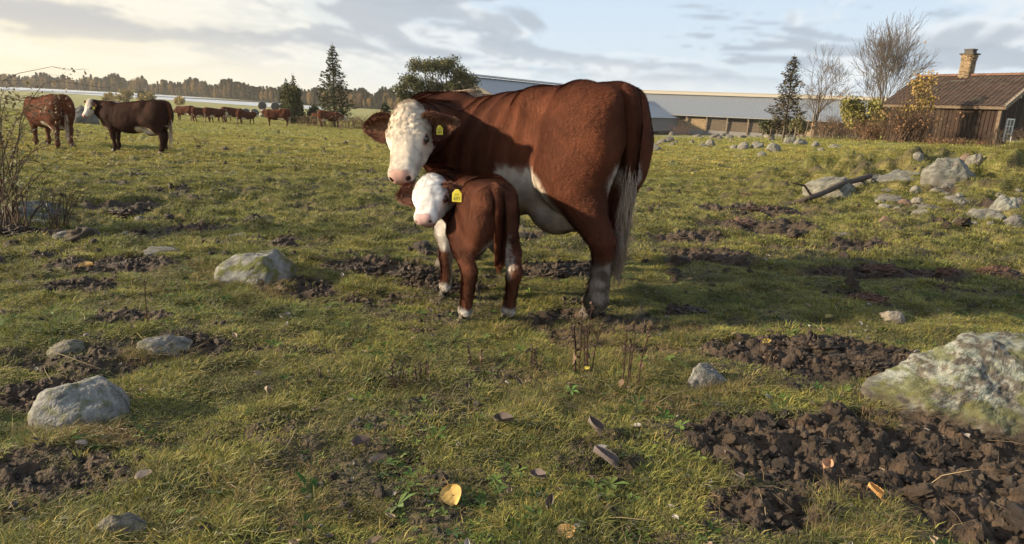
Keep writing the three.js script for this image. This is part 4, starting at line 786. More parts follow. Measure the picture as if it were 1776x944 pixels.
function spruce(name, label, p, seed, H, R, o = {}) {
  const t = thing(name, label, 'tree', p), r = rng(seed), b = new Build(), c = new Build(); b.col = [0.11, 0.085, 0.065];
  b.tube([V(0, 0, 0), V(0.02, H * 0.4, 0), V(0, H * 0.75, 0.02), V(0, H, 0)], [H * 0.018, H * 0.013, H * 0.007, 0.012], 7);
  const layers = Math.round(H * (o.layers ?? 4.2)), base = o.base ?? 0.12;
  for (let l = 0; l < layers; l++) {
    const f = l / layers, y = H * mix(base, 0.985, f), reach = R * Math.pow(1 - f, o.power ?? 0.85) * (0.72 + 0.45 * r()), n = Math.max(4, Math.round(mix(9, 4, f)));
    for (let k = 0; k < n; k++) {
      const a = k / n * 6.283 + l * 2.4 + r() * 0.5, len = Math.max(0.12, reach * (0.6 + 0.55 * r())), dx = Math.cos(a), dz = Math.sin(a), droop = mix(0.28, -0.45, f) - 0.1 * r();
      const at3 = (u) => V(dx * len * u, y - len * droop * u + len * 0.22 * u * u * (f < 0.7 ? 1 : 0), dz * len * u);
      b.tube([at3(0), at3(0.5), at3(1)], [0.012 + 0.02 * (1 - f), 0.012, 0.006], 3, false);
      const sprays = Math.round(8 + len * (o.dense ?? 26));
      for (let s = 0; s < sprays; s++) {
        const u = mix(0.12, 1.05, Math.sqrt(r())), q = at3(u), w = len * 0.30 * (1.1 - u) + 0.06; q.x += -dz * (r() - 0.5) * 2 * w + (r() - 0.5) * 0.06; q.z += dx * (r() - 0.5) * 2 * w; q.y -= r() * 0.14;
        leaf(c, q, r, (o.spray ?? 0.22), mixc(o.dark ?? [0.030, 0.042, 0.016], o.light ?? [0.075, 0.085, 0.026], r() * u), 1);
      }
    }
  }
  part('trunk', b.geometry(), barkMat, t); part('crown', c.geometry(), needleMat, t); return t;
}
function clumpTree(name, label, category, p, seed, clumps, count, leafSize, colors, stems, mat = needleMat) {   // crown of leaf clumps: [x, y, z, rx, ry, rz]
  const t = thing(name, label, category, p), r = rng(seed), b = new Build(), c = new Build(); b.col = [0.12, 0.075, 0.05];
  for (const [pts, rs] of stems) b.tube(pts, rs, 6);
  const vol = clumps.map((q) => q[3] * q[4] * q[5]), sum = vol.reduce((x, y) => x + Math.pow(y, 0.7), 0);
  clumps.forEach((q, i) => {
    const n = Math.round(count * Math.pow(vol[i], 0.7) / sum);
    for (let k = 0; k < n; k++) {
      const z = 2 * r() - 1, a = r() * 6.283, m = Math.sqrt(1 - z * z), rad = Math.pow(r(), 0.42), d = V(m * Math.cos(a), z, m * Math.sin(a));
      const bump = 1 + 0.35 * n3(d.x * 2.3 + seed, d.y * 2.3, d.z * 2.3 + i);
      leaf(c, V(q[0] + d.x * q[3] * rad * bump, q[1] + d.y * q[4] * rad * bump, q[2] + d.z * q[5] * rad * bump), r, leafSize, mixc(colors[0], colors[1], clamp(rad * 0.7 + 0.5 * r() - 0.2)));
    }
  });
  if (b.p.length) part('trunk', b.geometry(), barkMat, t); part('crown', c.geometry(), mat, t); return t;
}
// conifers on the left and behind the cow
spruce('spruce_tree', 'tall pointed dark spruce on the left, standing at the edge of the pasture', standing(580, 222, 60), 21, 7.3, 1.85, { base: 0.13, power: 0.8, layers: 3.4, dense: 20, dark: [0.038, 0.052, 0.022], light: [0.10, 0.11, 0.036] });
{
  const r = rng(22), H = 4.3, cl = []; for (let k = 0; k < 22; k++) { const f = r(), a = r() * 6.28, q = 1.15 * (1 - f * 0.55); cl.push([Math.cos(a) * q * r() * 1.1, 0.7 + f * 3.1, Math.sin(a) * q * r() * 1.1, 0.55, 0.75, 0.55]); } cl.push([0.1, 4.0, 0, 0.22, 0.8, 0.22], [-0.5, 3.7, 0.1, 0.22, 0.6, 0.22]);
  clumpTree('juniper_tree', 'bushy dark green juniper left of the tall pointed spruce', 'tree', standing(509, 208, 66), 22, cl, 14000, 0.18, [[0.036, 0.044, 0.018], [0.115, 0.115, 0.038]], [[[V(0, 0, 0), V(0.1, 1, 0), V(0.1, 2.5, 0)], [0.12, 0.09, 0.04]], [[V(-0.1, 0, 0.1), V(-0.4, 1.1, 0.1)], [0.08, 0.05]]]);
  clumpTree('juniper_tree', 'small rounded evergreen in the gap just right of the bushy juniper', 'tree', standing(541, 206, 67), 27, [[0, 0.9, 0, 0.5, 0.7, 0.5], [0.2, 1.5, 0, 0.4, 0.5, 0.4], [-0.1, 0.5, 0.1, 0.6, 0.4, 0.5]], 1300, 0.24, [[0.028, 0.034, 0.014], [0.08, 0.085, 0.03]], [[[V(0, 0, 0), V(0, 1.2, 0)], [0.07, 0.03]]]);
  clumpTree('juniper_tree', 'small dark evergreen right beside the white-faced cow\'s ear', 'tree', standing(668, 205, 62), 23, [[0, 0.7, 0, 0.65, 0.6, 0.6], [0.1, 1.3, 0, 0.5, 0.55, 0.5], [0, 1.9, 0, 0.28, 0.5, 0.28]], 2200, 0.22, [[0.026, 0.032, 0.014], [0.07, 0.075, 0.026]], [[[V(0, 0, 0), V(0, 1.6, 0)], [0.08, 0.03]]]);
}
{
  const r = rng(24), cl = [], st = [], tops = [[-2.9, 3.6], [-2.3, 4.7], [-1.5, 5.6], [-0.6, 6.0], [0.5, 5.7], [1.4, 6.1], [2.3, 5.4], [3.0, 4.5], [3.3, 3.5], [-3.1, 2.6], [-1.6, 3.7], [0.0, 4.2], [1.6, 4.0], [2.4, 2.9], [-2.3, 1.9], [-0.8, 2.6], [0.9, 2.7], [3.0, 2.0], [-2.7, 1.1], [-1.2, 1.2], [0.4, 1.5], [2.2, 1.3], [1.6, 2.3], [-1.8, 2.9]];
  for (const [x, y] of tops) for (let k = 0; k < 3; k++) cl.push([x + (r() - 0.5) * 1.1, y + (r() - 0.5) * 0.7, (r() - 0.5) * 3, 0.7 + 0.3 * r(), 0.48 + 0.25 * r(), 0.7 + 0.3 * r()]);
  st.push([[V(-0.5, 0, 0), V(-0.6, 1.6, 0), V(-0.8, 3.2, 0), V(-1.1, 5.0, 0.1)], [0.13, 0.11, 0.09, 0.04]], [[V(0.6, 0, 0.2), V(0.8, 1.8, 0.1), V(1.1, 3.4, 0), V(1.3, 5.2, 0)], [0.12, 0.1, 0.08, 0.04]]);
  for (const [x, y] of tops) st.push([[V(x < 0 ? -0.75 : 1.0, y * 0.62, 0), V(x * 0.6, y * 0.85, (r() - 0.5)), V(x, y, (r() - 0.5) * 2)], [0.08, 0.06, 0.025]]);
  clumpTree('pine_tree', 'broad round-topped pine behind the white-faced cow\'s head', 'tree', standing(757, 212, 64), 24, cl, 36000, 0.15, [[0.042, 0.05, 0.022], [0.125, 0.12, 0.042]], st);
}
spruce('spruce_tree', 'ragged brownish spruce beside the leafless trees left of the house', standing(1358, 240, 58), 25, 7.2, 1.75, { base: 0.1, power: 0.7, layers: 3.6, dense: 17, light: [0.115, 0.085, 0.035], dark: [0.04, 0.038, 0.018] });
// leafless trees by the house
bareTree('leafless_tree', 'leafless tree right of the ragged spruce, a leaning pole at its foot', 'tree', standing(1410, 240, 56), 33, 7.0, { stem: 0.30, levels: 6, first: 6, third: 0.75, spread: 0.62, shrink: 0.75, crook: 0.26, up: 0.28, min: 0.009, bark: [0.12, 0.09, 0.065], thick: 1.1, leafTest: (c, H) => c.y < H * 0.55 && c.x > 0.3, leaf: 0.16 }, 420, [0.36, 0.20, 0.055]);
bareTree('leafless_tree', 'tallest leafless tree, fanning out above the yellow-green bush', 'tree', standing(1508, 244, 54), 36, 7.3, { stem: 0.33, levels: 6, first: 6, third: 0.85, spread: 0.5, shrink: 0.77, crook: 0.2, up: 0.38, min: 0.009, bark: [0.13, 0.10, 0.075], leafTest: (c) => c.x > 1.2, leaf: 0.15 }, 330, [0.45, 0.27, 0.05], 2);
bareTree('leafless_tree', 'leafless tree rising behind the house roof at the right edge', 'tree', standing(1790, 248, 50), 38, 6.6, { stem: 0.34, levels: 6, first: 4, third: 0.5, spread: 0.55, shrink: 0.76, crook: 0.25, up: 0.35, min: 0.011, bark: [0.10, 0.085, 0.07] });
// bushes before the house
{
  const r = rng(51), ball = (n, w, h0, h1, s) => Array.from({ length: n }, () => [(r() - 0.5) * 2 * w, mix(h0, h1, r()), (r() - 0.5) * w, s * (0.7 + 0.6 * r()), s * (0.5 + 0.4 * r()), s * (0.7 + 0.5 * r())]);
  const stems = (n, w, h) => Array.from({ length: n }, () => { const x = (r() - 0.5) * w; return [[V(x * 0.6, 0, (r() - 0.5) * 0.5), V(x, h * 0.5, (r() - 0.5) * 0.8), V(x * 1.6, h, (r() - 0.5))], [0.035, 0.028, 0.012]]; });
  clumpTree('leafy_bush', 'yellow-green leafy bush in front of the tallest leafless tree', 'bush', standing(1515, 252, 42), 52, ball(30, 2.3, 1.0, 2.3, 0.55), 9500, 0.15, [[0.060, 0.07, 0.014], [0.27, 0.235, 0.045]], stems(16, 1.7, 1.9), leafMat);
  clumpTree('leafy_bush', 'bush with golden autumn leaves against the left end of the house roof', 'bush', standing(1578, 256, 33.8), 53, [[-0.4, 1.6, 0, 0.6, 0.6, 0.5], [0.15, 2.4, 0, 0.5, 0.7, 0.5], [0.4, 2.0, 0, 0.5, 0.6, 0.5], [-0.2, 2.9, 0, 0.4, 0.6, 0.4], [0.4, 3.1, 0.1, 0.3, 0.5, 0.3]], 1050, 0.12, [[0.11, 0.09, 0.02], [0.44, 0.28, 0.06]], stems(9, 1.4, 2.7), leafMat);
  clumpTree('leafy_bush', 'low green bush at the foot of the ragged spruce', 'bush', standing(1392, 240, 54), 54, ball(7, 0.8, 0.7, 1.6, 0.5), 1500, 0.16, [[0.05, 0.055, 0.014], [0.15, 0.13, 0.035]], stems(6, 1.0, 1.2), leafMat);
  clumpTree('leafy_bush', 'low dark green bush just left of the ragged spruce', 'bush', standing(1334, 236, 59), 55, ball(6, 0.55, 0.5, 1.5, 0.5), 1500, 0.2, [[0.028, 0.040, 0.014], [0.085, 0.09, 0.03]], stems(5, 0.8, 1.0), needleMat);
  // tangles of thin red-brown twigs
  const tangle = (label, u, v, d, w, h, n, c, seed, leafN = 0, leafC = [0.26, 0.13, 0.05]) => {
    const q = rng(seed), p = standing(u, v, d), t = thing('twiggy_bush', label, 'bush', p), b = new Build(), f = new Build();
    for (let k = 0; k < n; k++) {
      const x = (q() - 0.5) * w, z = (q() - 0.5) * w * 0.5, hh = h * (0.5 + 0.6 * q()), a = q() * 6.28, l = hh * (0.2 + 0.5 * q()), tone = 0.7 + 0.6 * q(); b.col = [c[0] * tone, c[1] * tone, c[2] * tone];
      const pts = [V(x, 0, z), V(x + Math.cos(a) * l * 0.35, hh * 0.55, z + Math.sin(a) * l * 0.35), V(x + Math.cos(a) * l, hh, z + Math.sin(a) * l), V(x + Math.cos(a) * l * 1.6, hh * (0.8 + 0.3 * q()), z + Math.sin(a) * l * 1.6)];
      b.tube(pts, [0.016, 0.013, 0.010, 0.006], 3, false);
      for (let e = 0; e < 3; e++) { const s = pts[1].clone().lerp(pts[2], q()), a2 = q() * 6.28, k2 = hh * 0.3; b.tube([s, s.clone().add(V(Math.cos(a2) * k2, k2 * 0.7, Math.sin(a2) * k2))], [0.008, 0.005], 3, false); }
      for (let e = 0; e < leafN; e++) leaf(f, pts[1].clone().lerp(pts[3], q()).add(V((q() - 0.5) * 0.4, (q() - 0.5) * 0.3, (q() - 0.5) * 0.4)), q, 0.1, leafC);
    }
    stuff(part('stem', b.geometry(), barkMat, t)); if (leafN) part('crown', f.geometry(), leafMat, t);
  };
  tangle('red-brown twiggy scrub between the leaning pole and the yellow-green bush', 1455, 250, 47, 3.6, 1.5, 170, [0.125, 0.085, 0.058], 71, 4);
  tangle('brown twiggy scrub with dry leaves below the golden bush, left end of the house wall', 1572, 258, 33.4, 2.0, 1.5, 130, [0.13, 0.08, 0.05], 72, 4);
  tangle('dry brown scrub along the foot of the house wall', 1655, 262, 32.6, 3.4, 0.36, 130, [0.20, 0.115, 0.06], 73, 2, [0.24, 0.13, 0.06]);
  tangle('thin dead twigs before the house gable at the right edge', 1760, 266, 31, 2.4, 0.75, 90, [0.12, 0.085, 0.06], 74);
  tangle('brown twigs under the yellow-green bush', 1515, 256, 40, 2.4, 1.25, 120, [0.15, 0.09, 0.055], 75, 3);
  tangle('low red-brown bramble scrub in front of the tall pointed spruce', 625, 226, 54, 3.5, 1.0, 110, [0.14, 0.085, 0.06], 76, 3, [0.16, 0.10, 0.05]);
  tangle('low dry bramble scrub between the juniper and the tall spruce', 548, 218, 60, 3.2, 0.9, 90, [0.15, 0.10, 0.06], 77, 3, [0.19, 0.13, 0.05]);
  tangle('dark bramble scrub before the long shed', 1180, 224, 110, 3.2, 1.9, 60, [0.12, 0.07, 0.05], 78, 4, [0.15, 0.08, 0.05]);
}
// bushes on the near shore of the lake
for (const [u, v, d, w, h, c, label, seed] of [
  [213, 170, 250, 5.5, 5.5, 0, 'pale yellow bush on the lake shore above the back of the standing side-on cow', 81], [255, 174, 235, 4.5, 4.5, 0, 'yellow bush on the lake shore right beside the small dark evergreen', 82], [310, 178, 225, 3.6, 3.4, 0, 'yellow bush standing alone on the lake shore', 83], [247, 168, 236, 2.5, 5.5, 1, 'small dark evergreen among the yellow bushes on the lake shore', 84], [188, 168, 255, 3.2, 4, 0, 'leftmost low yellow bush on the lake shore', 85],
]) {
  const r = rng(seed), p = standing(u, v, d), q = Array.from({ length: 9 }, () => [(r() - 0.5) * w, h * (0.25 + 0.55 * r()), (r() - 0.5) * w * 0.7, w * 0.25, h * 0.2, w * 0.25]);
  clumpTree('shore_bush', label, 'bush', p, seed, q, 900, 0.7, c ? [[0.03, 0.035, 0.014], [0.08, 0.08, 0.03]] : [[0.15, 0.11, 0.03], [0.42, 0.32, 0.09]], [[[V(0, 0, 0), V(0, h * 0.6, 0)], [0.15, 0.05]]], c ? needleMat : leafMat);
}
// the lake, and the wood beyond it
{
  const lvl = -3.9, onLake = (u, v) => { const r = ray(u, v), s = (lvl - EYE) / r.y; return V(r.x * s, lvl, r.z * s); };
  const far = [[-60, 149.6], [63, 153.0], [150, 158.0], [250, 163.0], [330, 168.0], [400, 173.0], [480, 179.5], [560, 185.5]], near = [[-60, 155.0], [63, 158.6], [150, 164.5], [250, 170.5], [330, 176.0], [400, 181.0], [480, 186.5], [566, 190.0]], b = new Build(), ids = [];
  far.forEach((f, i) => { const p = onLake(...f), q = onLake(...near[i]); ids.push([b.v(p.x, lvl + 0.02, p.z, p.x, p.z), b.v(q.x, lvl + 0.02, q.z, q.x, q.z)]); });
  for (let i = 0; i < ids.length - 1; i++) b.quad(ids[i][0], ids[i][1], ids[i + 1][1], ids[i + 1][0]);
  const wave = grain.clone(); wave.repeat.set(0.08, 0.3);
  structure(part('lake', b.geometry(), new THREE.MeshPhysicalMaterial({ color: rgb(0.52, 0.58, 0.66), roughness: 0.5, bumpMap: wave, bumpScale: 0.6, side: THREE.DoubleSide })));
}
{
  const r = rng(91), protos = [];
  for (let k = 0; k < 6; k++) {
    const b = new Build(), con = k < 3;
    b.col = [0.10, 0.08, 0.065]; b.tube([V(0, 0, 0), V(0, con ? 9 : 6, 0)], [0.22, 0.06], 4, false);
    for (let q = 0; q < (con ? 900 : 900); q++) {
      if (con) { const f = Math.pow(r(), 0.8), a = r() * 6.28, w = 1.6 * (1 - f) * (0.4 + 0.6 * r()) + 0.1; leaf(b, V(Math.cos(a) * w, 1.2 + f * 10.5, Math.sin(a) * w), r, 0.7, [0.9, 0.95, 0.8], 1); }
      else { const z = 2 * r() - 1, a = r() * 6.28, m = Math.sqrt(1 - z * z), rad = Math.pow(r(), 0.4) * (1 + 0.3 * n3(m * Math.cos(a) * 2 + k, z * 2, m * Math.sin(a) * 2)); leaf(b, V(m * Math.cos(a) * 1.9 * rad, 6.0 + z * 4.4 * rad, m * Math.sin(a) * 1.9 * rad), r, 0.5, [1, 1, 1]); }
    }
    protos.push(b.geometry());
  }
  const lists = protos.map(() => []), col = new THREE.Color();
  const line = [[-140, 146, 640], [63, 152.5, 600], [250, 162, 560], [400, 171, 470], [520, 181, 420], [640, 188, 370], [760, 192, 330], [900, 198, 330]];
  for (let n = 0; n < 4200; n++) {
    const t = r() * (line.length - 1), i = Math.floor(t), f = t - i, u = mix(line[i][0], line[i + 1][0], f), v = mix(line[i][1], line[i + 1][1], f), d = mix(line[i][2], line[i + 1][2], f) + 6 + 90 * r() * r();
    const p = at(u, v, mix(line[i][2], line[i + 1][2], f)), q = p.clone(); q.x *= d / -p.z; q.z = -d; q.y = p.y - 0.4;
    const clump = n2(u * 0.012, 3.1) + 0.4 * n2(u * 0.06, 8), decid = r() < 0.36 + 0.35 * clump, k = (decid ? 3 : 0) + Math.floor(r() * 3), s = (0.45 + 0.75 * r()) * (1 + 0.28 * n2(u * 0.02, 1.7)) * mix(0.95, 0.72, sstep(300, 700, u));
    const c = decid ? mixc([0.42, 0.28, 0.07], [0.17, 0.11, 0.06], Math.sqrt(r())) : mixc([0.028, 0.036, 0.018], [0.075, 0.07, 0.032], r());
    const m = new THREE.Matrix4().compose(q, new THREE.Quaternion().setFromAxisAngle(V(0, 1, 0), r() * 6.28), V(s * (0.9 + 0.4 * r()), s, s)); lists[k].push([m, c]);
  }
  protos.forEach((g, k) => { const im = new THREE.InstancedMesh(g, needleMat, lists[k].length); im.name = named('far_wood'); lists[k].forEach(([m, c], n) => { im.setMatrixAt(n, m); im.setColorAt(n, col.setRGB(...c)); }); im.castShadow = im.receiveShadow = true; stuff(im, 'distant wood of dark conifers and yellowing trees beyond the lake'); scene.add(im); });
}
// ---------------------------------------------------------------- the rest of the herd, built with the same parts at lower resolution
const stance = (z = 0.19) => [
  [[-0.10, 0.86, -0.2, 0.16], [-0.32, 0.66, -z, 0.11], [-0.48, 0.49, -z, 0.066], [-0.475, 0.43, -z, 0.056], [-0.45, 0.21, -z, 0.046], [-0.44, 0.13, -z, 0.055], [-0.41, 0.075, -z, 0.05]],
  [[-0.02, 0.86, 0.2, 0.16], [-0.20, 0.66, z, 0.11], [-0.34, 0.49, z, 0.066], [-0.335, 0.43, z, 0.056], [-0.29, 0.20, z, 0.046], [-0.28, 0.13, z, 0.055], [-0.25, 0.075, z, 0.05]],
  [[1.02, 0.92, -0.21, 0.13], [0.95, 0.72, -z, 0.095], [0.95, 0.42, -z, 0.062], [0.94, 0.36, -z, 0.05], [0.92, 0.19, -z, 0.042], [0.92, 0.12, -z, 0.05], [0.945, 0.07, -z, 0.046]],
  [[1.02, 0.92, 0.21, 0.13], [1.02, 0.72, z, 0.095], [1.10, 0.42, z, 0.062], [1.10, 0.36, z, 0.05], [1.10, 0.19, z, 0.042], [1.105, 0.12, z, 0.05], [1.13, 0.07, z, 0.046]],
];
function herdCow(label, footAt, turn, scale, o, group) {
  const spec = { ...cowSpec, detail: (x, y, z, f) => 0.35 * cowSpec.detail(x, y, z, f), legs: stance(), cell: o.cell ?? [0.022, 0.009], box: [-0.85, -0.02, -0.95, 1.95, 1.62, 0.95], earM: undefined, hair: 0.03, neck: o.neck ?? [[[1.05, 1.06, 0], [1.3, 1.10, 0], 0.225, 0.18, 0.14], [[1.3, 1.10, 0], 'head', 0.18, 0.125, 0.12], [[1.22, 0.9, 0], 'jaw', 0.15, 0.085, 0.12], [[1.0, 1.17, 0], 'head', 0.09, 0.085, 0.12]],
    color(kind, x, y, z, ...q) { const leg = kind === 'body' && y < 0.5, c = leg ? [...mixc(RED, [0.07, 0.03, 0.02], 0.6), 0.7] : cowSpec.color(kind, x, kind === 'body' ? y + 0.20 : y, z, ...q), k = kind === 'body' && c[1] < 0.1 ? o.tone ?? 1 : 1; return [c[0] * k, c[1] * k, c[2] * k, c[3]]; } };
  const t = thing('cow', label, 'cow', V(0, 0, 0), 0, group); placeCow(t, spec, spec.legs[0][6], footAt, turn, scale);
  spec.head = new THREE.Matrix4(); const h = o.head, x = V(...h.nose).normalize(), y = V(...h.out); y.addScaledVector(x, -y.dot(x)).normalize(); spec.head.makeBasis(x, y, V(0, 0, 0).crossVectors(x, y)).setPosition(V(...h.at));
  const a = animal(spec); part('body', a.g, hideMat, t); if (o.fur) fur(a, o.fur, 5, t); eyes(t, a, 0.022);
  for (const l of spec.legs) hoofPair(t, l[6], 0.95, hornMat);
  const b = new Build(), tp = new THREE.CatmullRomCurve3([V(-0.44, 1.33, 0), V(-0.56, 1.33, 0), V(-0.615, 1.2, 0), V(-0.62, 0.95, 0.01), V(-0.61, 0.72, 0.01), V(-0.60, 0.45, 0)]).getPoints(12); b.col = [0.10, 0.03, 0.012]; b.tube(tp, tp.map((_, i) => mix(0.055, 0.02, i / 12)), 7);
  const tail = part('tail', b.geometry(), hideMat, t); part('tail_switch', strands(tp.slice(7), 0.05, 160, 0.3, 8, (q, k) => mixc([0.60, 0.48, 0.36], [0.25, 0.16, 0.1], k * k), 0.008), hairMat, tail);
  if (o.tag) { const g = earTag(0.06, 0.075, ['SE', '88']); g.name = 'ear_tag'; g.position.copy(V(0.1, 0.05, 0.02).applyMatrix4(spec.earM[0])); g.rotation.y = -t.rotation.y; t.add(g); }
  return t;
}
const sideOn = herdCow('dark brown white-faced cow standing side-on in the left pasture, looking at the camera', ground(279, 267), Math.PI - 0.12, 0.95, { tone: 0.32, fur: 24000, tag: true, head: { at: [1.50, 1.30, -0.22], nose: [0.25, -0.86, -0.5], out: [0.35, 0.45, -0.83] } });
herdCow('orange-brown cow at the left edge behind the bare bush, its head out of sight', ground(100, 258), Math.PI - 0.6, 1.02, { tone: 1.25, fur: 20000, neck: [[[1.05, 1.02, 0], [1.22, 0.94, 0.16], 0.215, 0.17, 0.14], [[1.22, 0.94, 0.16], 'head', 0.17, 0.12, 0.12], [[1.15, 0.85, 0.1], 'jaw', 0.14, 0.085, 0.12]], head: { at: [1.28, 0.82, 0.36], nose: [0.1, -0.97, 0.15], out: [0.8, 0.1, 0.5] } });
const far = { cell: [0.05, 0.02], tone: 0.55 };
const walker = herdCow('white-faced brown cow standing apart, side-on, left of the juniper in the far pasture', ground(497, 221), Math.PI - 0.05, 0.97, { ...far, head: { at: [1.55, 1.18, 0], nose: [0.62, -0.76, 0], out: [0.76, 0.62, 0] } });
const grazer = herdCow('leftmost of the brown cows huddled in the far pasture, its head to the left', ground(331, 210), Math.PI - 0.25, 0.95, { ...far, neck: [[[1.05, 1.0, 0], [1.35, 0.9, 0], 0.215, 0.16, 0.14], [[1.35, 0.9, 0], 'head', 0.16, 0.115, 0.12], [[1.22, 0.85, 0], 'jaw', 0.14, 0.085, 0.12]], head: { at: [1.62, 0.95, 0], nose: [0.55, -0.83, 0], out: [0.83, 0.55, 0] } });
function again(src, label, u, v, turn, scale, lift = 0) { const c = src.clone(); c.name = named('cow'); scene.add(c); c.position.copy(ground(u, v)); c.rotation.y = turn; c.scale.setScalar(scale); c.userData = { label, category: 'cow' }; return c; }
again(grazer, 'second cow from the left in the far huddle, standing before the leftmost', 346, 213, Math.PI - 0.6, 0.95);
again(walker, 'third cow from the left in the far huddle, turned partly away', 366, 213, Math.PI - 1.0, 0.9);
again(grazer, 'broad brown cow in the middle of the far huddle', 398, 213, Math.PI - 0.2, 1.0);
again(walker, 'cow half hidden in the middle of the far huddle, its rump to the camera', 386, 211, Math.PI - 1.35, 0.92);
again(walker, 'rightmost cow of the far huddle, white face turned left', 421, 216, Math.PI - 0.9, 0.82);
again(grazer, 'brown cow with white face grazing beside the trunk of the tall pointed spruce', 565, 221, Math.PI - 0.1, 0.97);
again(walker, 'white-headed cow half hidden behind the one grazing beside the spruce', 550, 219, Math.PI + 0.4, 0.88);
// ---------------------------------------------------------------- round bales in the far field
{
  const prof = [[0, -0.6], [0.5, -0.6], [0.6, -0.55], [0.64, -0.45], [0.645, 0], [0.64, 0.45], [0.6, 0.55], [0.5, 0.6], [0, 0.6]].map(([x, y]) => new THREE.Vector2(x, y)), g = new THREE.LatheGeometry(prof, 20); g.rotateX(Math.PI / 2);
  const ringB = new Build(); for (const z of [-0.3, 0, 0.3]) { const pts = []; for (let k = 0; k <= 20; k++) pts.push(V(Math.cos(k / 20 * 6.283) * 0.645, Math.sin(k / 20 * 6.283) * 0.645, z)); ringB.tube(pts, pts.map(() => 0.02), 4, false); }
  const rg = ringB.geometry(), wrap = [std({ color: rgb(0.05, 0.045, 0.042), roughness: 0.4, bumpMap: grain, bumpScale: 0.01 }), std({ color: rgb(0.16, 0.15, 0.14), roughness: 0.5, bumpMap: grain, bumpScale: 0.01 })], band = std({ color: rgb(0.45, 0.43, 0.40) });
  const base = at(426, 188, 104), q = terrain(base.x, base.z);
  [[0, 0, 0, 'leftmost dark round bale of the lower row', 0], [1.35, 0, 0.2, 'second dark round bale of the lower row', 0], [2.65, 0, -0.1, 'third round bale of the lower row, pale bands', 1], [3.95, 0, 0.15, 'fourth round bale of the lower row, pale bands', 1], [5.2, 0, -0.1, 'rightmost round bale of the lower row, beside the juniper', 1], [2.0, 1.15, -1.3, 'dark round bale on top, upper left of the stack', 0], [4.0, 1.15, -1.2, 'dark round bale on top, upper middle of the stack', 0], [5.25, 1.15, -1.3, 'dark round bale on top, upper right of the stack', 0]].forEach(([x, y, z, l, k]) => {
    const t = thing('round_bale', l + ' in the far field', 'bale', V(base.x + x, q + 0.62 + y, base.z + z - x * 0.1), 0.35); part('wrapping', g, wrap[k], t); part('twine', rg, band, t);
  });
}
// ---------------------------------------------------------------- stones
const stoneMat = std({ vertexColors: true, roughness: 0.92, bumpMap: grain, bumpScale: 0.012 });
const fineStone = (() => { const b = grain.clone(); b.repeat.set(3, 3); const m = speck.clone(); m.repeat.set(2, 2); m.colorSpace = THREE.NoColorSpace; return std({ vertexColors: true, roughness: 0.95, bumpMap: b, bumpScale: 0.004, map: m }); })();
function lump(seed, w, h, d, res, o) {
  const b = new Build(), nu = res * 2, nv = res, r = rng(seed), planes = Array.from({ length: o.facets ?? 7 }, () => { const n = V(r() - 0.5, r() * 0.9 - 0.1, r() - 0.5).normalize(); return [n, 0.62 + 0.3 * r()]; }), ids = [], p = V(0, 0, 0), f = o.freq ?? 1.5, scale = Math.max(w, d) / 2;
  for (let j = 0; j <= nv; j++) for (let i = 0; i < nu; i++) {
    const th = j / nv * Math.PI * 0.72, a = i / nu * 6.283; p.set(Math.sin(th) * Math.cos(a), Math.cos(th), Math.sin(th) * Math.sin(a));
    let k = 1; for (const [n, c] of planes) { const q = p.dot(n); if (q > 0.05) { const lim = c / q; if (k > lim) k = mix(k, lim, o.sharp ?? 0.85); } }
    k *= 1 + (o.rough ?? 0.12) * fbm3(p.x * f + seed, p.y * f, p.z * f, 4) + (o.fine ?? 0.03) * fbm3(p.x * f * 5, p.y * f * 5 + seed, p.z * f * 5, 3);
    const pk = o.peak ?? 0, x = p.x * k * w / 2, y = mix(p.y, Math.sign(p.y) * Math.max(0, 1 - Math.sin(Math.min(th, 1.57))), p.y > 0 ? pk : 0) * k * h, z = p.z * k * d / 2;
    b.col = o.color(x / scale, y / h, z / scale, p); ids.push(b.v(x, y, z, i / nu * 6.283 * (w + d) / 4, th * (h + w) / 2.5));
  }
  for (let j = 0; j < nv; j++) for (let i = 0; i < nu; i++) { const a = j * nu + i, c = j * nu + (i + 1) % nu; b.quad(ids[a], ids[c], ids[c + nu], ids[a + nu]); }
  return b.geometry();
}
const GREY = [0.27, 0.265, 0.26];
function stoneColor(seed, o = {}) {
  const base = (o.base ?? GREY).map((q, i) => q * [0.54, 0.52, 0.49][i]);
  return (x, y, z, p) => {
    const a = fbm3(x * 3 + seed, y * 3, z * 3, 4), e = fbm3(x * 11, y * 7 + seed, z * 11, 3), k = 0.78 + 0.55 * a + 0.4 * e;
    let c = [base[0] * k, base[1] * k, base[2] * k];
    c = mixc(c, [0.10, 0.09, 0.075], 0.7 * sstep(0.12, 0.4, fbm3(x * 5 - seed, y * 5, z * 5, 4)));
    if (o.lichen) { const lh = o.lichen * sstep(0.05, 0.5, y + 0.3 * a); c = mixc(c, [0.25, 0.28, 0.235], lh * sstep(0.03, 0.10, fbm3(x * 5.5 + 9, y * 5.5, z * 5.5 + seed, 6))); c = mixc(c, [0.36, 0.375, 0.335], lh * 0.8 * sstep(0.10, 0.16, fbm3(x * 12 - 4, y * 12 + seed, z * 12, 4))); }
    if (o.moss) c = mixc(c, [0.10, 0.105, 0.022], clamp(o.moss) * sstep((o.mossAt ?? 0), (o.mossAt ?? 0) + 0.2, fbm3(x * 2.6 + seed * 3, y * 2.6, z * 2.6, 4) + 0.25 * (0.35 - y) - (o.mossTop ? -0.2 * (y - 0.3) : 0)));
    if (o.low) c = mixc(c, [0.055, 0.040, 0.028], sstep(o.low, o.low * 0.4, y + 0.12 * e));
    return c;
  };
}
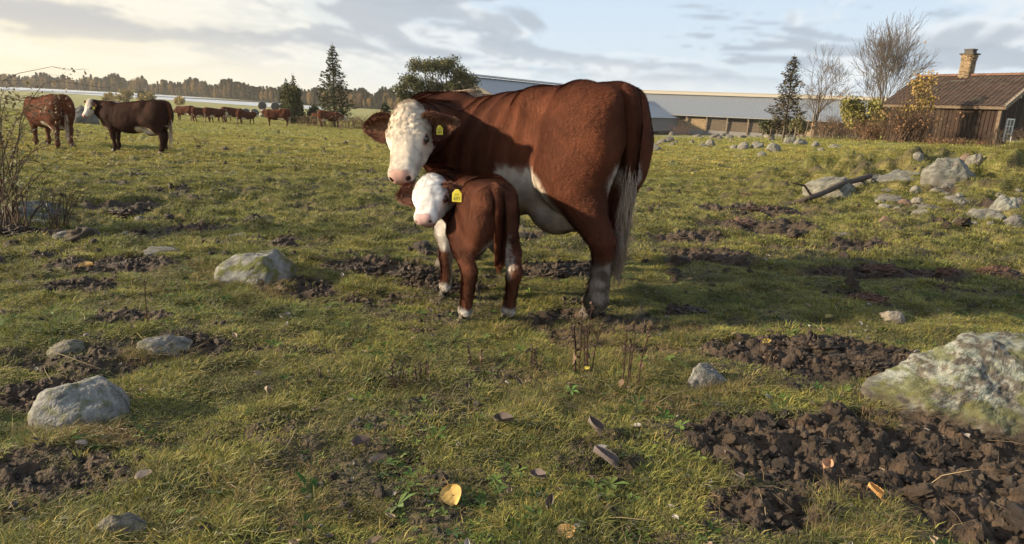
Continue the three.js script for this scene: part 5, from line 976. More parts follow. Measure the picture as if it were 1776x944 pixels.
function stone(u, v, wpx, hpx, label, o = {}, group) {
  const p = ground(u, v), d = -p.z, w = wpx * d / FPX * (o.wide ?? 1.12), h = hpx * d / FPX * 0.95, seed = Math.round(u * 3.1 + v), dep = w * (o.deep ?? 0.75), res = o.res ?? clamp(Math.round(Math.sqrt(wpx) * 2.8), 9, 70);
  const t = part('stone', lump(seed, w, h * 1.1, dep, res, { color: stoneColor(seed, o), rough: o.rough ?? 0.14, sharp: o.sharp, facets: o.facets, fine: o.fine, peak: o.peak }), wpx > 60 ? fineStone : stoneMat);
  t.position.set(p.x, p.y - h * (o.sink ?? 0.1), p.z - dep * 0.35); t.rotation.y = (seed % 7) * 0.05; return tag(t, label, o.cat ?? 'stone', group);
}
// around the camera
{
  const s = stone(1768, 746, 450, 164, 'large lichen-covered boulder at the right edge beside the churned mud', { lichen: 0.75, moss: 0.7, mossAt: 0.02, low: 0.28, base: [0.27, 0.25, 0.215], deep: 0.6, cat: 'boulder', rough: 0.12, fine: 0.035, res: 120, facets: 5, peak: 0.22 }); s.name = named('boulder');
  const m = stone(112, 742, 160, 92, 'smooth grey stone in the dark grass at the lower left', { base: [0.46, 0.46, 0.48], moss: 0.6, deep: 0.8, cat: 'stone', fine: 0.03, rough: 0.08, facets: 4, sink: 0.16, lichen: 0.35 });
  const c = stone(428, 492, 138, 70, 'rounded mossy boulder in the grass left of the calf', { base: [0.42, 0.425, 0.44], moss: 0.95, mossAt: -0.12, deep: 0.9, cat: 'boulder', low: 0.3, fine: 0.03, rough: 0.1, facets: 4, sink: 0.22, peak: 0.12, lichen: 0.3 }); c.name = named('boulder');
}
stone(270, 612, 96, 27, 'flat pale stone flush with the grass below the mossy boulder', { base: [0.38, 0.375, 0.37], moss: 0.4, fine: 0.06 });
stone(104, 612, 62, 22, 'narrow pale stone sunk in the grass near the left edge, above the smooth grey stone', { base: [0.36, 0.34, 0.30], moss: 0.5 });
stone(120, 414, 70, 17, 'flat grey slab of stone at the left, below the mossy edge boulder', { base: [0.38, 0.38, 0.40], fine: 0.06 });
stone(275, 444, 66, 17, 'low half-buried stone left of the rounded mossy boulder', { base: [0.34, 0.34, 0.36], moss: 0.5 });
{ const s = stone(36, 382, 104, 38, 'moss-topped boulder under the bare bush at the left edge', { base: [0.33, 0.335, 0.35], moss: 0.9, mossTop: true, cat: 'boulder' }); s.name = named('boulder'); }
stone(50, 389, 40, 8, 'small pale stone just below the moss-topped edge boulder', { base: [0.4, 0.4, 0.4] });
stone(6, 396, 26, 20, 'grey stone cut off by the left edge, below the moss-topped boulder', {});
stone(1232, 672, 72, 46, 'grey streaked stone in the grass before the right-hand mud', { base: [0.36, 0.36, 0.38], lichen: 0.3, fine: 0.07, deep: 0.6 });
stone(1554, 557, 54, 16, 'pale cream stone alone in the grass above the large boulder', { base: [0.50, 0.44, 0.36] });
stone(1466, 415, 52, 14, 'flat grey stone below the end of the fallen branch', { base: [0.30, 0.28, 0.27] });
stone(1546, 388, 34, 13, 'pinkish stone on the lower flank of the stony mound', { base: [0.36, 0.22, 0.17] });
stone(203, 936, 92, 44, 'long pale weathered stone at the bottom left corner', { sink: -0.15, base: [0.40, 0.37, 0.32], moss: 0.45, deep: 0.4 });
stone(55, 926, 26, 18, 'small pinkish pebble at the bottom left', { base: [0.40, 0.30, 0.26] });
stone(112, 922, 24, 20, 'small dark pebble at the bottom left', { base: [0.14, 0.135, 0.14] });
stone(410, 413, 34, 9, 'small pale stone right of the mossy boulder\'s top', { base: [0.42, 0.41, 0.40] });
stone(437, 498, 42, 14, 'small grey stone at the foot of the rounded mossy boulder', { base: [0.3, 0.3, 0.31], moss: 0.5 });
stone(240, 386, 28, 14, 'pointed grey stone beside the dark clods on the left', { base: [0.26, 0.24, 0.23] });
stone(432, 332, 18, 8, 'tiny grey stone alone in the left pasture', {});
stone(218, 407, 18, 6, 'tiny pale stone in the grass left of the leftmost clods', { base: [0.45, 0.43, 0.4] });
{ const s = stone(138, 214, 52, 36, 'large grey boulder behind the side-on cow\'s white face', { base: [0.30, 0.29, 0.27], facets: 10, cat: 'boulder' }); s.name = named('boulder'); }
// the stony mound on the right
for (const [u, v, w, h, label, o] of [
  [1462, 337, 96, 36, 'wide pale rock behind the fallen branch', { base: [0.36, 0.34, 0.29], lichen: 0.4 }], [1416, 326, 20, 12, 'small stone at the left tip of the wide pale rock', {}], [1578, 312, 80, 22, 'grey rock on the crest of the stony mound', { base: [0.33, 0.32, 0.29], lichen: 0.3 }], [1528, 312, 40, 12, 'flat stone at the upper end of the fallen branch', { base: [0.34, 0.33, 0.3] }],
  [1662, 306, 74, 36, 'biggest boulder standing behind the stony mound', { base: [0.33, 0.32, 0.29], lichen: 0.4, facets: 10, cat: 'boulder' }], [1560, 350, 58, 18, 'pale slanting stone on the left flank of the mound', { base: [0.40, 0.38, 0.33] }], [1596, 354, 26, 18, 'small upright stone beside the pinkish one on the mound', { base: [0.36, 0.34, 0.31] }], [1576, 353, 26, 12, 'small reddish stone between two pale ones on the mound', { base: [0.36, 0.22, 0.18] }],
  [1612, 366, 60, 12, 'long flat stone low on the front of the mound', { base: [0.34, 0.32, 0.28] }], [1680, 352, 62, 14, 'broad flat rock in the middle of the mound', { base: [0.37, 0.36, 0.33] }], [1752, 366, 44, 30, 'upright grey stone near the right edge of the mound', { base: [0.30, 0.30, 0.29], lichen: 0.4 }], [1725, 387, 74, 24, 'large pale stone low at the right end of the mound', { base: [0.36, 0.35, 0.32], lichen: 0.3 }], [1673, 386, 30, 15, 'dark stone at the foot of the mound', { base: [0.20, 0.19, 0.18] }],
  [1768, 392, 34, 20, 'stone cut off by the right edge of the picture, low on the mound', {}], [1640, 334, 44, 12, 'mossy stone behind the flat rock of the mound', { moss: 0.8 }], [1696, 280, 28, 18, 'rough grey stone right of the biggest boulder', { base: [0.28, 0.25, 0.22], lichen: 0.3 }], [1594, 273, 20, 13, 'round pale stone before the dry scrub at the house wall', { base: [0.42, 0.40, 0.37], sharp: 0.4 }], [1680, 272, 18, 12, 'reddish stone before the scrub under the house', { base: [0.36, 0.26, 0.22] }], [1495, 318, 22, 12, 'small stone touching the right end of the wide pale rock', {}],
  [1776, 352, 26, 16, 'small stone at the right picture edge above the upright stone', {}], [1648, 322, 24, 10, 'little stone right of the crest rock', {}], [1545, 332, 26, 10, 'little stone below the crest rock', {}], [1700, 370, 26, 12, 'small pale stone beside the large low one', { base: [0.4, 0.38, 0.34] }],
]) stone(u, v + 2, w * 1.1, h * 1.25, label, { sink: 0.3, ...o });
{ const r = rng(8); for (let k = 0; k < 26; k++) { const u = 1520 + 256 * r(), v = mix(322, 388, Math.pow(r(), 0.9)) + (u - 1520) * 0.02, w = 12 + 20 * r(); stone(u, v, w, w * (0.3 + 0.35 * r()), 'small half-buried stone among the larger rocks of the stony mound', { base: [0.34, 0.32, 0.28], sink: 0.2, lichen: 0.2 }, 'small stones in the turf of the mound'); } }
// the row of field stones below the trees
for (const [u, v, w, h, label] of [
  [1134, 262, 34, 18, 'pair-topped grey stone just right of the cow\'s rump'], [1235, 253, 18, 16, 'tall stone at the left end of the stone row'], [1276, 259, 16, 9, 'low stone left of the middle of the stone row'], [1293, 258, 22, 13, 'grey boulder in the middle of the stone row'], [1318, 258, 26, 12, 'long grey stone in the stone row'], [1344, 263, 26, 17, 'biggest rounded stone near the right end of the stone row'], [1324, 272, 18, 10, 'stone lying in front of the stone row'],
  [1372, 251, 24, 16, 'pale stone at the foot of the ragged spruce'], [1390, 252, 26, 14, 'grey stone pile right of the spruce foot'], [1417, 254, 16, 11, 'pale stone alone below the leafless tree'], [1427, 263, 14, 8, 'small stone right of the row, in open grass'], [1455, 258, 28, 9, 'flat dark stone before the red-brown scrub'],
]) stone(u, v, w, h, label, { base: [0.33, 0.31, 0.27], lichen: 0.25, facets: 9 });
{ const r = rng(3); for (let k = 0; k < 46; k++) { const u = 1120 + 290 * Math.pow(r(), 1.1), v = 226 + 14 * r() + 22 * Math.pow(r(), 3), w = 7 + 13 * r(); stone(u, v, w, w * (0.35 + 0.3 * r()), 'small grey field stone strewn over the rough ground before the long shed', { base: [0.31, 0.29, 0.26], facets: 8 }, 'small field stones before the long shed'); } }
// ---------------------------------------------------------------- clods of mud and dung
const mudMat = std({ vertexColors: true, roughness: 0.7, bumpMap: clodBump, bumpScale: 0.03 });
function clod(u, v, wpx, hpx, label, tone = 1, red = 0) {
  const p = ground(u, v), d = -p.z, w = wpx * d / FPX, h = hpx * d / FPX, seed = Math.round(u * 2.3 + v * 1.7), r = rng(seed), gs = [], n = Math.max(2, Math.round(wpx / 16));
  const color = (x, y, z, q) => { const k = (0.65 + 0.9 * fbm3(q.x * 4 + seed, q.y * 4, q.z * 4, 3)) * tone; return mixc([0.062 * k, 0.041 * k, 0.028 * k], [0.15 * k, 0.062 * k, 0.036 * k], red); };
  gs.push(lump(seed, w, h * 0.6, w * 0.55, clamp(Math.round(wpx / 3), 9, 26), { color, rough: 0.5, fine: 0.18, freq: 2.6, facets: 0 }));
  for (let k = 0; k < n * 2; k++) { const s = w * (0.16 + 0.2 * r()) * (wpx > 50 ? 0.7 : 1), g = lump(seed + k + 1, s, Math.min(h, s * 0.9) * (0.6 + 0.5 * r()), s * 0.8, 8, { color, rough: 0.55, fine: 0.2, freq: 2.4, facets: 3 }), x = (r() - 0.5) * w * 0.85; g.rotateY(r() * 6); g.translate(x, h * 0.35 * (1 - Math.abs(x) / w * 1.8) * r(), (r() - 0.5) * w * 0.4); gs.push(g); }
  const t = part('mud_clod', mergeGeometries(gs), mudMat); t.position.set(p.x, p.y - h * 0.12, p.z - w * 0.18); tag(t, label, 'clod');
}
for (const [u, v, w, h, label, tone, red] of [
  [209, 374, 62, 19, 'largest dark mud heap in the left pasture, below the moss-topped boulder\'s right'], [262, 366, 46, 8, 'flat dark mud patch right of the largest left heap'], [265, 333, 38, 16, 'round dark clod, left of two side by side in the left pasture'], [307, 329, 42, 11, 'low dark clod, right of two side by side in the left pasture'], [241, 308, 36, 13, 'dark clod with a pale face below the side-on cow\'s front legs'], [289, 294, 26, 6, 'small clod under the hind legs of the side-on cow'], [280, 298, 28, 10, 'dark clod right below the side-on cow\'s hind feet'], [355, 302, 28, 9, 'small dark clod right of the side-on cow'], [379, 337, 32, 13, 'dark rounded clod alone in the middle of the left pasture'], [196, 319, 24, 7, 'small flat clod near the brown twigs on the left'], [205, 292, 30, 7, 'long flat clod under the side-on cow'],
  [337, 403, 40, 15, 'crumbly brown clod above the rounded mossy boulder', 1.5, 0.3], [487, 429, 52, 26, 'upright dark clod just right of the rounded mossy boulder'], [503, 296, 40, 9, 'flat dark clod in the sunlit grass behind the calf\'s nose'], [530, 320, 26, 8, 'small dark clod left of the cow\'s muzzle'], [640, 300, 26, 8, 'dark clod just left of the cow\'s muzzle'], [622, 386, 42, 12, 'black clod left of the calf\'s chest'], [738, 443, 32, 20, 'dark clod right behind the calf\'s foreleg'], [693, 438, 18, 9, 'tiny clod left of the calf\'s foreleg'], [440, 381, 34, 9, 'low clod in the grass above the upright dark clod'],
  [612, 472, 62, 16, 'left heap of trodden mud beside the calf\'s feet'], [705, 481, 76, 17, 'grey-brown heap of trodden mud left of the calf\'s front hoof'], [762, 503, 52, 16, 'dark mud under the calf\'s front leg'], [968, 482, 108, 38, 'big dark dung heap between the calf and the cow\'s hind leg'], [990, 528, 40, 12, 'dark clod left of the cow\'s hind hoof'], [1062, 566, 60, 16, 'dark mud lump behind the cow\'s hoof'],
  [1262, 367, 46, 14, 'dark round clod at the left of the trodden patch right of the cow'], [1322, 366, 62, 14, 'long dark clod in the trodden patch right of the cow', 1, 0.2], [1366, 365, 26, 9, 'small dark clod at the right end of the trodden patch'], [1290, 390, 56, 12, 'crumbly brown clod below the trodden patch', 1.3, 0.4], [1303, 340, 30, 8, 'small brown clod above the trodden patch', 1.2, 0.4], [1128, 364, 30, 10, 'small clod right behind the cow\'s thigh'], [1195, 413, 50, 16, 'dark lumpy clod right of the cow\'s tail'], [1240, 418, 28, 10, 'grey-brown clod beside the lumpy one right of the tail', 1.5], [1236, 455, 66, 22, 'heaped brown clod right of the cow\'s hind leg', 1.1, 0.2], [1390, 408, 44, 15, 'dark clod left of the flat grey stone'], [1526, 428, 44, 15, 'black clod right of the flat grey stone'],
  [1452, 474, 56, 20, 'left end of the dark row of clods on the right', 1, 0.2], [1536, 475, 74, 26, 'tallest red-brown clod of the row on the right', 1.2, 0.5], [1598, 479, 52, 18, 'dark clod right of the tallest in the row', 1, 0.3], [1653, 477, 46, 20, 'rounded red-brown clod in the row on the right', 1.2, 0.6], [1738, 476, 66, 22, 'clod at the right end of the row, near the picture edge', 1.2, 0.5], [1512, 522, 74, 16, 'reddish broken clod below the row on the right', 1.3, 0.7], [1198, 546, 76, 18, 'flat black clod in the grass right of the cow\'s hoof'], [1425, 606, 104, 34, 'big black heap of mud before the large boulder'], [1520, 643, 84, 26, 'black mud heap between the big heap and the large boulder'], [1345, 596, 50, 12, 'low mud clod left of the big black heap'], [22, 404, 62, 24, 'dark clod at the left edge under the boulder'], [130, 460, 50, 12, 'low dark clod left of the rounded mossy boulder'], [215, 465, 70, 14, 'dark hollow of mud left of the rounded mossy boulder'], [70, 445, 40, 10, 'low dark clod near the left edge'],
]) clod(u, v, w, h, label, tone, red);
// ---------------------------------------------------------------- fallen branch, stakes, poles
{
  const px = [[1346, 352], [1372, 353], [1400, 352], [1430, 346], [1458, 336], [1485, 324], [1508, 311]], r = rng(7), p = px.map(([u, v], i) => { const q = ground(u, v + 3); q.y = groundHeight(q.x, q.z) + 0.05 + (i > 2 ? 0.09 : 0); return q; }), o = p[3].clone(), t = thing('fallen_branch', 'dark bent fallen branch lying up the stony mound', 'branch', o);
  const c = new THREE.CatmullRomCurve3(p.map((q) => q.sub(o))).getPoints(22), b = new Build(); b.col = [0.075, 0.055, 0.042]; b.tube(c, c.map((_, i) => mix(0.022, 0.046, Math.sin(Math.min(1, i / 16) * 1.57)) * (0.9 + 0.2 * r())), 9); part('wood', b.geometry(), barkMat, t);
  const k = new Build(); k.col = [0.07, 0.05, 0.04]; k.tube([c[8], c[8].clone().add(V(-0.15, 0.16, 0.05)), c[8].clone().add(V(-0.36, 0.2, 0.05))], [0.022, 0.016, 0.008], 5); part('twig', k.geometry(), barkMat, t);
}
{
  const wood = std({ color: rgb(0.20, 0.165, 0.125), map: woodGrain });
  const stake = (u, v, h, label, lean = 0, rad = 0.035) => { const p = ground(u, v), d = -p.z, H = h * d / FPX, t = thing('fence_stake', label, 'stake', p), b = new Build(); b.tube([V(0, -0.1, 0), V(lean * H * 0.5, H * 0.5, 0), V(lean * H, H, 0)], [rad, rad, rad * 0.8], 6); part('wood', b.geometry(), wood, t); };
  stake(1321, 244, 20, 'leftmost thin fence stake left of the ragged spruce'); stake(1334, 245, 22, 'fence stake second from the left, by the spruce', 0.05); stake(1347, 246, 20, 'crooked fence stake before the spruce trunk', -0.08); stake(1356, 247, 26, 'tallest fence stake, right before the spruce trunk', 0.04, 0.045); stake(1366, 246, 20, 'fence stake right of the spruce trunk', 0.1); stake(1378, 243, 22, 'thick old fence post right of the spruce stakes', 0.0, 0.06); stake(1394, 245, 30, 'thin fence stake left of the leaning pole', 0.12);
  const pole = (u, v, u2, v2, d, label) => { const p = at(u, v, d), q = at(u2, v2, d), t = thing('leaning_pole', label, 'pole', p), b = new Build(); b.tube([V(0, -0.1, 0), q.sub(p)], [0.06, 0.05], 6); part('wood', b.geometry(), std({ color: rgb(0.30, 0.24, 0.17), map: woodGrain }), t); };
  pole(1405, 241, 1413, 196, 52, 'pale wooden pole leaning at the foot of the leafless tree'); pole(1538, 264, 1552, 234, 35.5, 'stick leaning in the scrub below the yellow-green bush'); pole(1546, 252, 1547, 212, 40, 'upright pale pole among the stems of the yellow-green bush');
  const gp = at(1748, 266, 30), g = thing('metal_gate', 'pale metal gate rails before the house gable at the right edge', 'gate', V(gp.x, terrain(gp.x, gp.z), gp.z), 0), gm = std({ color: rgb(0.32, 0.32, 0.32), metalness: 0.4, roughness: 0.4 });
  for (const y of [0.12, 0.36]) { const b = new Build(); b.tube([V(0, y, 0), V(2.6, y, 0)], [0.018, 0.018], 6); part('rail', b.geometry(), gm, g); } { const b = new Build(); b.tube([V(0, 0, 0), V(0, 0.55, 0)], [0.022, 0.022], 6); part('post', b.geometry(), gm, g); }
}
// ---------------------------------------------------------------- the bare bush at the left edge, and the little one beside it
function twigBush(label, p, seed, n, w, h, rad, leafN, leafC, lean, size = 0.03) {
  const t = thing('bare_bush', label, 'bush', p), r = rng(seed), b = new Build(), f = new Build();
  for (let k = 0; k < n; k++) {
    const a = r() * 6.283, hh = h * (0.45 + 0.6 * r()), l = w * (0.25 + 0.75 * r()), s = V((r() - 0.5) * w * 0.6, 0, (r() - 0.5) * w * 0.5), dx = Math.cos(a) * l + lean * hh, dz = Math.sin(a) * l * 0.7, tone = 0.6 + 0.8 * r(); b.col = [0.17 * tone, 0.115 * tone, 0.08 * tone];
    const c = new THREE.CatmullRomCurve3([s, s.clone().add(V(dx * 0.25, hh * 0.5, dz * 0.25)), s.clone().add(V(dx * 0.65, hh * 0.92, dz * 0.65)), s.clone().add(V(dx * 1.15, hh * (0.75 + 0.3 * r()), dz * 1.15))]), P = c.getPoints(9);
    b.tube(P, P.map((_, i) => mix(rad, rad * 0.3, i / 9) * (0.7 + 0.5 * tone)), 5, false);
    for (let e = 0; e < 6; e++) { const i = 3 + Math.floor(r() * 7), q = P[Math.min(9, i)], a2 = r() * 6.283, k2 = hh * (0.10 + 0.16 * r()), m = q.clone().add(V(Math.cos(a2) * k2 * 0.6, k2 * 0.4 * (r() - 0.2), Math.sin(a2) * k2 * 0.6)), m2 = m.clone().add(V(Math.cos(a2 + 0.5) * k2 * 0.6, k2 * 0.3 * (r() - 0.2), Math.sin(a2 + 0.5) * k2 * 0.6)); b.tube([q, m, m2], [rad * 0.35, rad * 0.28, rad * 0.18], 3, false); for (let y = 0; y < leafN; y++) { const z = (r() < 0.5 ? m : m2).clone().add(V((r() - 0.5) * 0.06, (r() - 0.5) * 0.06, (r() - 0.5) * 0.06)); leaf(f, z, r, size, leafC[Math.floor(r() * leafC.length)]); } }
  }
  part('stem', b.geometry(), barkMat, t); if (leafN) part('crown', f.geometry(), leafMat, t);
}
{
  const dry = [[0.20, 0.15, 0.08], [0.13, 0.085, 0.05], [0.28, 0.22, 0.12], [0.17, 0.16, 0.06]];
  const base = (u, v, d) => { const p = at(u, v, d); p.y = terrain(p.x, p.z); return p; };
  twigBush('large bare thorny bush with dry leaves at the left edge', base(-30, 322, 6.5), 101, 56, 0.9, 1.5, 0.0052, 5, dry, 0.16);
  twigBush('slender arching bramble with pale leaves reaching right in front of the orange cow', base(20, 335, 6.2), 102, 16, 0.5, 0.75, 0.006, 2, [[0.34, 0.32, 0.16], [0.24, 0.22, 0.10]], 0.35, 0.034);
  twigBush('small leafless shrub of thin upright twigs beside the moss-topped boulder', base(98, 374, 6.4), 103, 26, 0.34, 0.5, 0.0035, 0, dry, 0.25);
  twigBush('sparse low twigs in the sunlit grass right of the side-on cow', base(355, 252, 22), 104, 18, 0.7, 0.35, 0.006, 0, dry, 0);
}
// ---------------------------------------------------------------- dead weeds standing in the foreground
for (const [u, v, h, n, label, seed] of [
  [683, 674, 52, 3, 'leftmost short dark dead stalks in the foreground', 1], [737, 664, 46, 4, 'short dark weed stalks between the leftmost stalks and the calf\'s hoof', 2], [826, 636, 46, 2, 'dead weed with a dark seed head below the calf\'s hind hoofs', 3], [1010, 650, 135, 7, 'tallest red-brown weed stalks in front of the cow\'s hind hoof', 4], [1092, 674, 125, 4, 'thin red-brown stalks right of the tallest ones', 5], [930, 640, 50, 4, 'brown leafy dead weed left of the tallest stalks', 6], [1346, 640, 56, 2, 'thin dark stalks before the big black mud heap', 7], [265, 560, 90, 1, 'single thin stem rising left of the rounded mossy boulder', 8], [550, 668, 40, 2, 'dark stalks in the grass at the lower left of centre', 9],
]) {
  const p = ground(u, v), d = -p.z, H = h * d / FPX, r = rng(200 + seed), t = thing('dead_weed', label, 'weed', p);
  for (let k = 0; k < n; k++) {
    const b = new Build(), f = new Build(), x = (r() - 0.5) * 0.09, z = (r() - 0.5) * 0.09, l = (r() - 0.5) * 0.3, hh = H * (0.6 + 0.45 * r()), tone = 0.7 + 0.6 * r(); b.col = [0.10 * tone, 0.05 * tone, 0.035 * tone];
    const P = [V(x, -0.02, z), V(x + l * hh * 0.3, hh * 0.5, z), V(x + l * hh, hh, z + l * 0.05)]; b.tube(P, [0.0034, 0.0028, 0.0016], 4, false);
    for (let e = 0; e < 3; e++) { const q = P[1].clone().lerp(P[2], r()), a = r() * 6.28, s = hh * 0.16; b.tube([q, q.clone().add(V(Math.cos(a) * s, s * 1.1, Math.sin(a) * s))], [0.0018, 0.001], 3, false); }
    for (let e = 0; e < 10; e++) leaf(f, P[2].clone().add(V((r() - 0.5) * 0.016, -r() * 0.05, (r() - 0.5) * 0.016)), r, 0.014, [0.08 * tone, 0.045 * tone, 0.03 * tone]);
    for (let e = 0; e < 3; e++) leaf(f, P[0].clone().lerp(P[1], r()), r, 0.03, [0.12, 0.07, 0.04]);
    const st = part('stem', b.geometry(), barkMat, t); part('seed_head', f.geometry(), leafMat, st);
  }
}
// ---------------------------------------------------------------- fallen leaves
function leafBlade(L, W, curl, c, seed) {                                   // a real leaf: midrib, curled sides, stalk
  const b = new Build(), r = rng(seed), n = 12, m = 4, ids = []; 
  for (let i = 0; i <= n; i++) { const t = i / n, w = W * Math.pow(Math.sin(Math.PI * Math.pow(t, 0.8)), 0.7) * (1 - 0.25 * t); for (let j = -m; j <= m; j++) { const s = j / m, rib = 0.004 * Math.abs(Math.sin(t * 22 + Math.abs(s) * 3)); const k = 0.9 + 0.2 * n2(t * 5 + seed, s * 5) - (j === 0 ? 0.25 : 0); b.col = [c[0] * k, c[1] * k, c[2] * k]; ids.push(b.v(t * L, curl * L * s * s + 0.06 * L * Math.sin(t * 3.1) + rib * 0.5 + curl * 0.3 * L * t * t, s * w)); } }
  const q = 2 * m + 1; for (let i = 0; i < n; i++) for (let j = 0; j < 2 * m; j++) b.quad(ids[i * q + j], ids[i * q + j + 1], ids[i * q + q + j + 1], ids[i * q + q + j]);
  b.col = [c[0] * 0.6, c[1] * 0.5, c[2] * 0.5]; b.tube([V(0.0, 0.001, 0), V(-L * 0.22, 0.006, 0.004), V(-L * 0.45, 0.0, 0.01)], [0.0011, 0.0009, 0.0007], 4, false); return b.geometry();
}
for (const [u, v, L, W, lift, turn, c, curl, label] of [
  [778, 858, 0.078, 0.040, 0.05, -1.2, [0.62, 0.40, 0.11], 0.12, 'round yellow leaf lying on the grass at the bottom centre'], [968, 942, 0.06, 0.03, 0.03, 0.6, [0.55, 0.33, 0.11], 0.1, 'pale orange leaf cut off by the bottom edge'], [1012, 657, 0.03, 0.014, 0.07, 0.4, [0.62, 0.52, 0.06], 0.1, 'tiny bright yellow leaf among the tallest stalks'], [1524, 882, 0.06, 0.022, 0.05, 1.9, [0.50, 0.26, 0.07], 0.3, 'curled orange leaf in the grass at the lower right'], [1426, 830, 0.05, 0.022, 0.05, 0.8, [0.42, 0.24, 0.14], 0.35, 'curled tan leaf on the churned mud'], [1068, 826, 0.11, 0.03, 0.04, 2.4, [0.11, 0.085, 0.085], 0.25, 'long dark withered leaf with a pale tip, right of the yellow leaf'], [1040, 770, 0.09, 0.028, 0.05, 2.1, [0.085, 0.06, 0.055], 0.3, 'dark withered leaf above the long one'], [1030, 798, 0.045, 0.015, 0.05, 0.2, [0.34, 0.33, 0.34], 0.3, 'small grey withered leaf between the two dark ones'], [858, 744, 0.085, 0.028, 0.05, -0.4, [0.09, 0.065, 0.06], 0.3, 'dark withered leaf in the middle of the foreground'], [610, 786, 0.07, 0.025, 0.04, 0.3, [0.09, 0.065, 0.065], 0.3, 'dark withered leaf left of the yellow leaf'], [640, 818, 0.06, 0.014, 0.04, 0.5, [0.22, 0.18, 0.16], 0.3, 'narrow grey-brown withered leaf just above left of the yellow leaf'], [921, 838, 0.06, 0.02, 0.04, -0.5, [0.12, 0.09, 0.09], 0.3, 'dark withered leaf right of the yellow leaf'], [137, 469, 0.1, 0.04, 0.03, 0.3, [0.42, 0.27, 0.09], 0.2, 'orange leaf on the dark ground at the left'], [1322, 602, 0.05, 0.022, 0.03, 0.3, [0.52, 0.38, 0.07], 0.2, 'yellow leaf beside the low mud clod on the right'], [1430, 558, 0.06, 0.02, 0.03, 0.3, [0.36, 0.30, 0.10], 0.2, 'dull yellow leaf in the grass on the right'], [236, 846, 0.05, 0.018, 0.04, 0.6, [0.44, 0.36, 0.30], 0.3, 'pale curled leaf in the lower left grass'],
]) {
  const p = ground(u, v), t = part('fallen_leaf', leafBlade(L, W, curl, c, Math.round(u)), leafMat); t.position.set(p.x, p.y + lift * 0.7, p.z); t.rotation.set(u === 778 ? 0.75 : 0.22, u === 778 ? 0 : turn, 0.1, 'YXZ'); if (u === 778) t.rotateY(turn); tag(t, label, 'leaf');
}
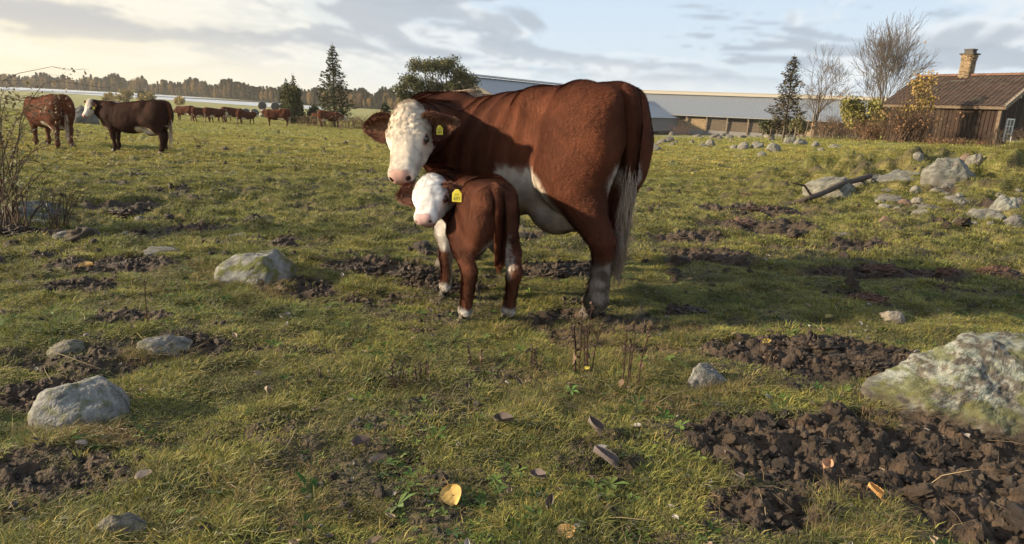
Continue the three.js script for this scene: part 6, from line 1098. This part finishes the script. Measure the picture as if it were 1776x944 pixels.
// litter, crumbs and small plants nobody would count
{
  const r = rng(301), col = new THREE.Color(), m = new THREE.Matrix4(), q = new THREE.Quaternion(), e = new THREE.Euler();
  const scatter = (name, label, g, mat, n, r0, r1, accept, size, colors, up) => {
    const list = []; let tries = 0;
    while (list.length < n && tries++ < n * 30) { const d = Math.sqrt(mix(r0 * r0, r1 * r1, Math.pow(r(), 1.5))), a = mix(-43, 43, r()) * Math.PI / 180, x = d * Math.sin(a), z = -d * Math.cos(a), md = mud(x, z); if (!accept(md, x, z)) continue; const s = size * (0.35 + 1.6 * r() * r() * r()); m.compose(V(x, groundHeight(x, z, md) + up * s, z), q.setFromEuler(e.set((r() - 0.5) * 1.2, r() * 6.28, (r() - 0.5) * 1.2)), V(s * (0.7 + 0.7 * r()), s * (0.6 + 0.5 * r()), s * (0.7 + 0.7 * r()))); list.push([m.clone(), colors[Math.floor(r() * colors.length)], 0.7 + 0.6 * r()]); }
    const im = new THREE.InstancedMesh(g, mat, list.length); list.forEach(([mm, c, k], i) => { im.setMatrixAt(i, mm); im.setColorAt(i, col.setRGB(c[0] * k, c[1] * k, c[2] * k)); }); im.name = named(name); im.castShadow = im.receiveShadow = true; stuff(im, label); scene.add(im);
  };
  const white = () => [1, 1, 1], crumb = (s) => lump(s, 1, 0.6, 0.85, 7, { color: white, rough: 0.6, fine: 0.2, freq: 2.2, facets: 4 });
  for (const s of [1, 2, 3]) scatter('mud_crumb', 'small crumbs of dark churned mud', crumb(s), mudMat, 1500, 1.4, 9, (md) => md > 0.3 + 0.3 * r(), 0.034, [[0.08, 0.054, 0.037], [0.055, 0.038, 0.027], [0.12, 0.082, 0.054], [0.17, 0.125, 0.09]], 0.0);
  for (const s of [1, 2, 3]) scatter('mud_crumb', 'bigger lumps of churned mud', lump(s + 20, 1, 0.32, 0.8, 9, { color: white, rough: 0.6, fine: 0.25, freq: 2.4, facets: 5 }), mudMat, 170, 1.4, 6, (md) => md > 0.6, 0.075, [[0.075, 0.05, 0.035], [0.055, 0.038, 0.027], [0.105, 0.072, 0.048]], -0.1);
  scatter('soil_crumb', 'little earth crumbs between the grass', crumb(4), mudMat, 5000, 1.4, 12, (md, x, z) => bare(x, z) > 0.25, 0.03, [[0.06, 0.042, 0.03], [0.045, 0.03, 0.022], [0.14, 0.12, 0.10]], 0.0);
  scatter('leaf_litter', 'dark withered leaf scraps lying in the near grass', leafBlade(1, 0.3, 0.3, [1, 1, 1], 5), leafMat, 2600, 1.4, 8, (md) => md < 0.6 || r() < 0.4, 0.036, [[0.09, 0.065, 0.055], [0.14, 0.10, 0.075], [0.06, 0.045, 0.04], [0.24, 0.18, 0.12], [0.28, 0.26, 0.25]], 0.35);
  const broad = new Build(); { const q2 = rng(9); for (let k = 0; k < 9; k++) { const a = k / 9 * 6.28 + q2(), L = 0.5 + 0.6 * q2(), w = 0.16; broad.col = [0.8 + 0.4 * q2(), 0.9 + 0.3 * q2(), 0.8]; const dx = Math.cos(a), dz = Math.sin(a), i0 = broad.v(0, 0, 0), i1 = broad.v(dx * L * 0.6 - dz * w, 0.3 * L, dz * L * 0.6 + dx * w), i2 = broad.v(dx * L, 0.22 * L, dz * L), i3 = broad.v(dx * L * 0.6 + dz * w, 0.3 * L, dz * L * 0.6 - dx * w), ic = broad.v(dx * L * 0.6, 0.2 * L, dz * L * 0.6); broad.tri(i0, i1, ic); broad.tri(i1, i2, ic); broad.tri(i2, i3, ic); broad.tri(i3, i0, ic); } }
  scatter('clover', 'small green leaf rosettes between the blades of grass', broad.geometry(), grassMat, 3600, 1.4, 6, (md, x, z) => md < 0.3 && fbm2(x * 1.7 - 9, z * 1.7, 3) > 0.0, 0.036, [[0.07, 0.13, 0.03], [0.10, 0.15, 0.035], [0.14, 0.17, 0.04]], 0.25);
  for (const s of [1, 2]) scatter('pasture_clod', 'small dark clods dotted over the far pasture', crumb(s + 10), mudMat, 900, 5, 50, (md, x) => x < 3 || r() < 0.5, 0.14, [[0.055, 0.038, 0.026], [0.08, 0.055, 0.035]], 0.0);
  // dry straws lying on the mud
  const straw = new Build(); straw.tube([V(-0.5, 0, 0), V(0, 0.06, 0.05), V(0.5, 0, 0.02)], [0.008, 0.008, 0.004], 4, false);
  scatter('straw', 'dry straws lying on mud and grass', straw.geometry(), grassMat, 170, 1.5, 6, (md) => md > 0.2 || r() < 0.3, 0.2, [[0.38, 0.30, 0.17], [0.28, 0.2, 0.12]], 0.12);
}
renderer.render(scene, camera);
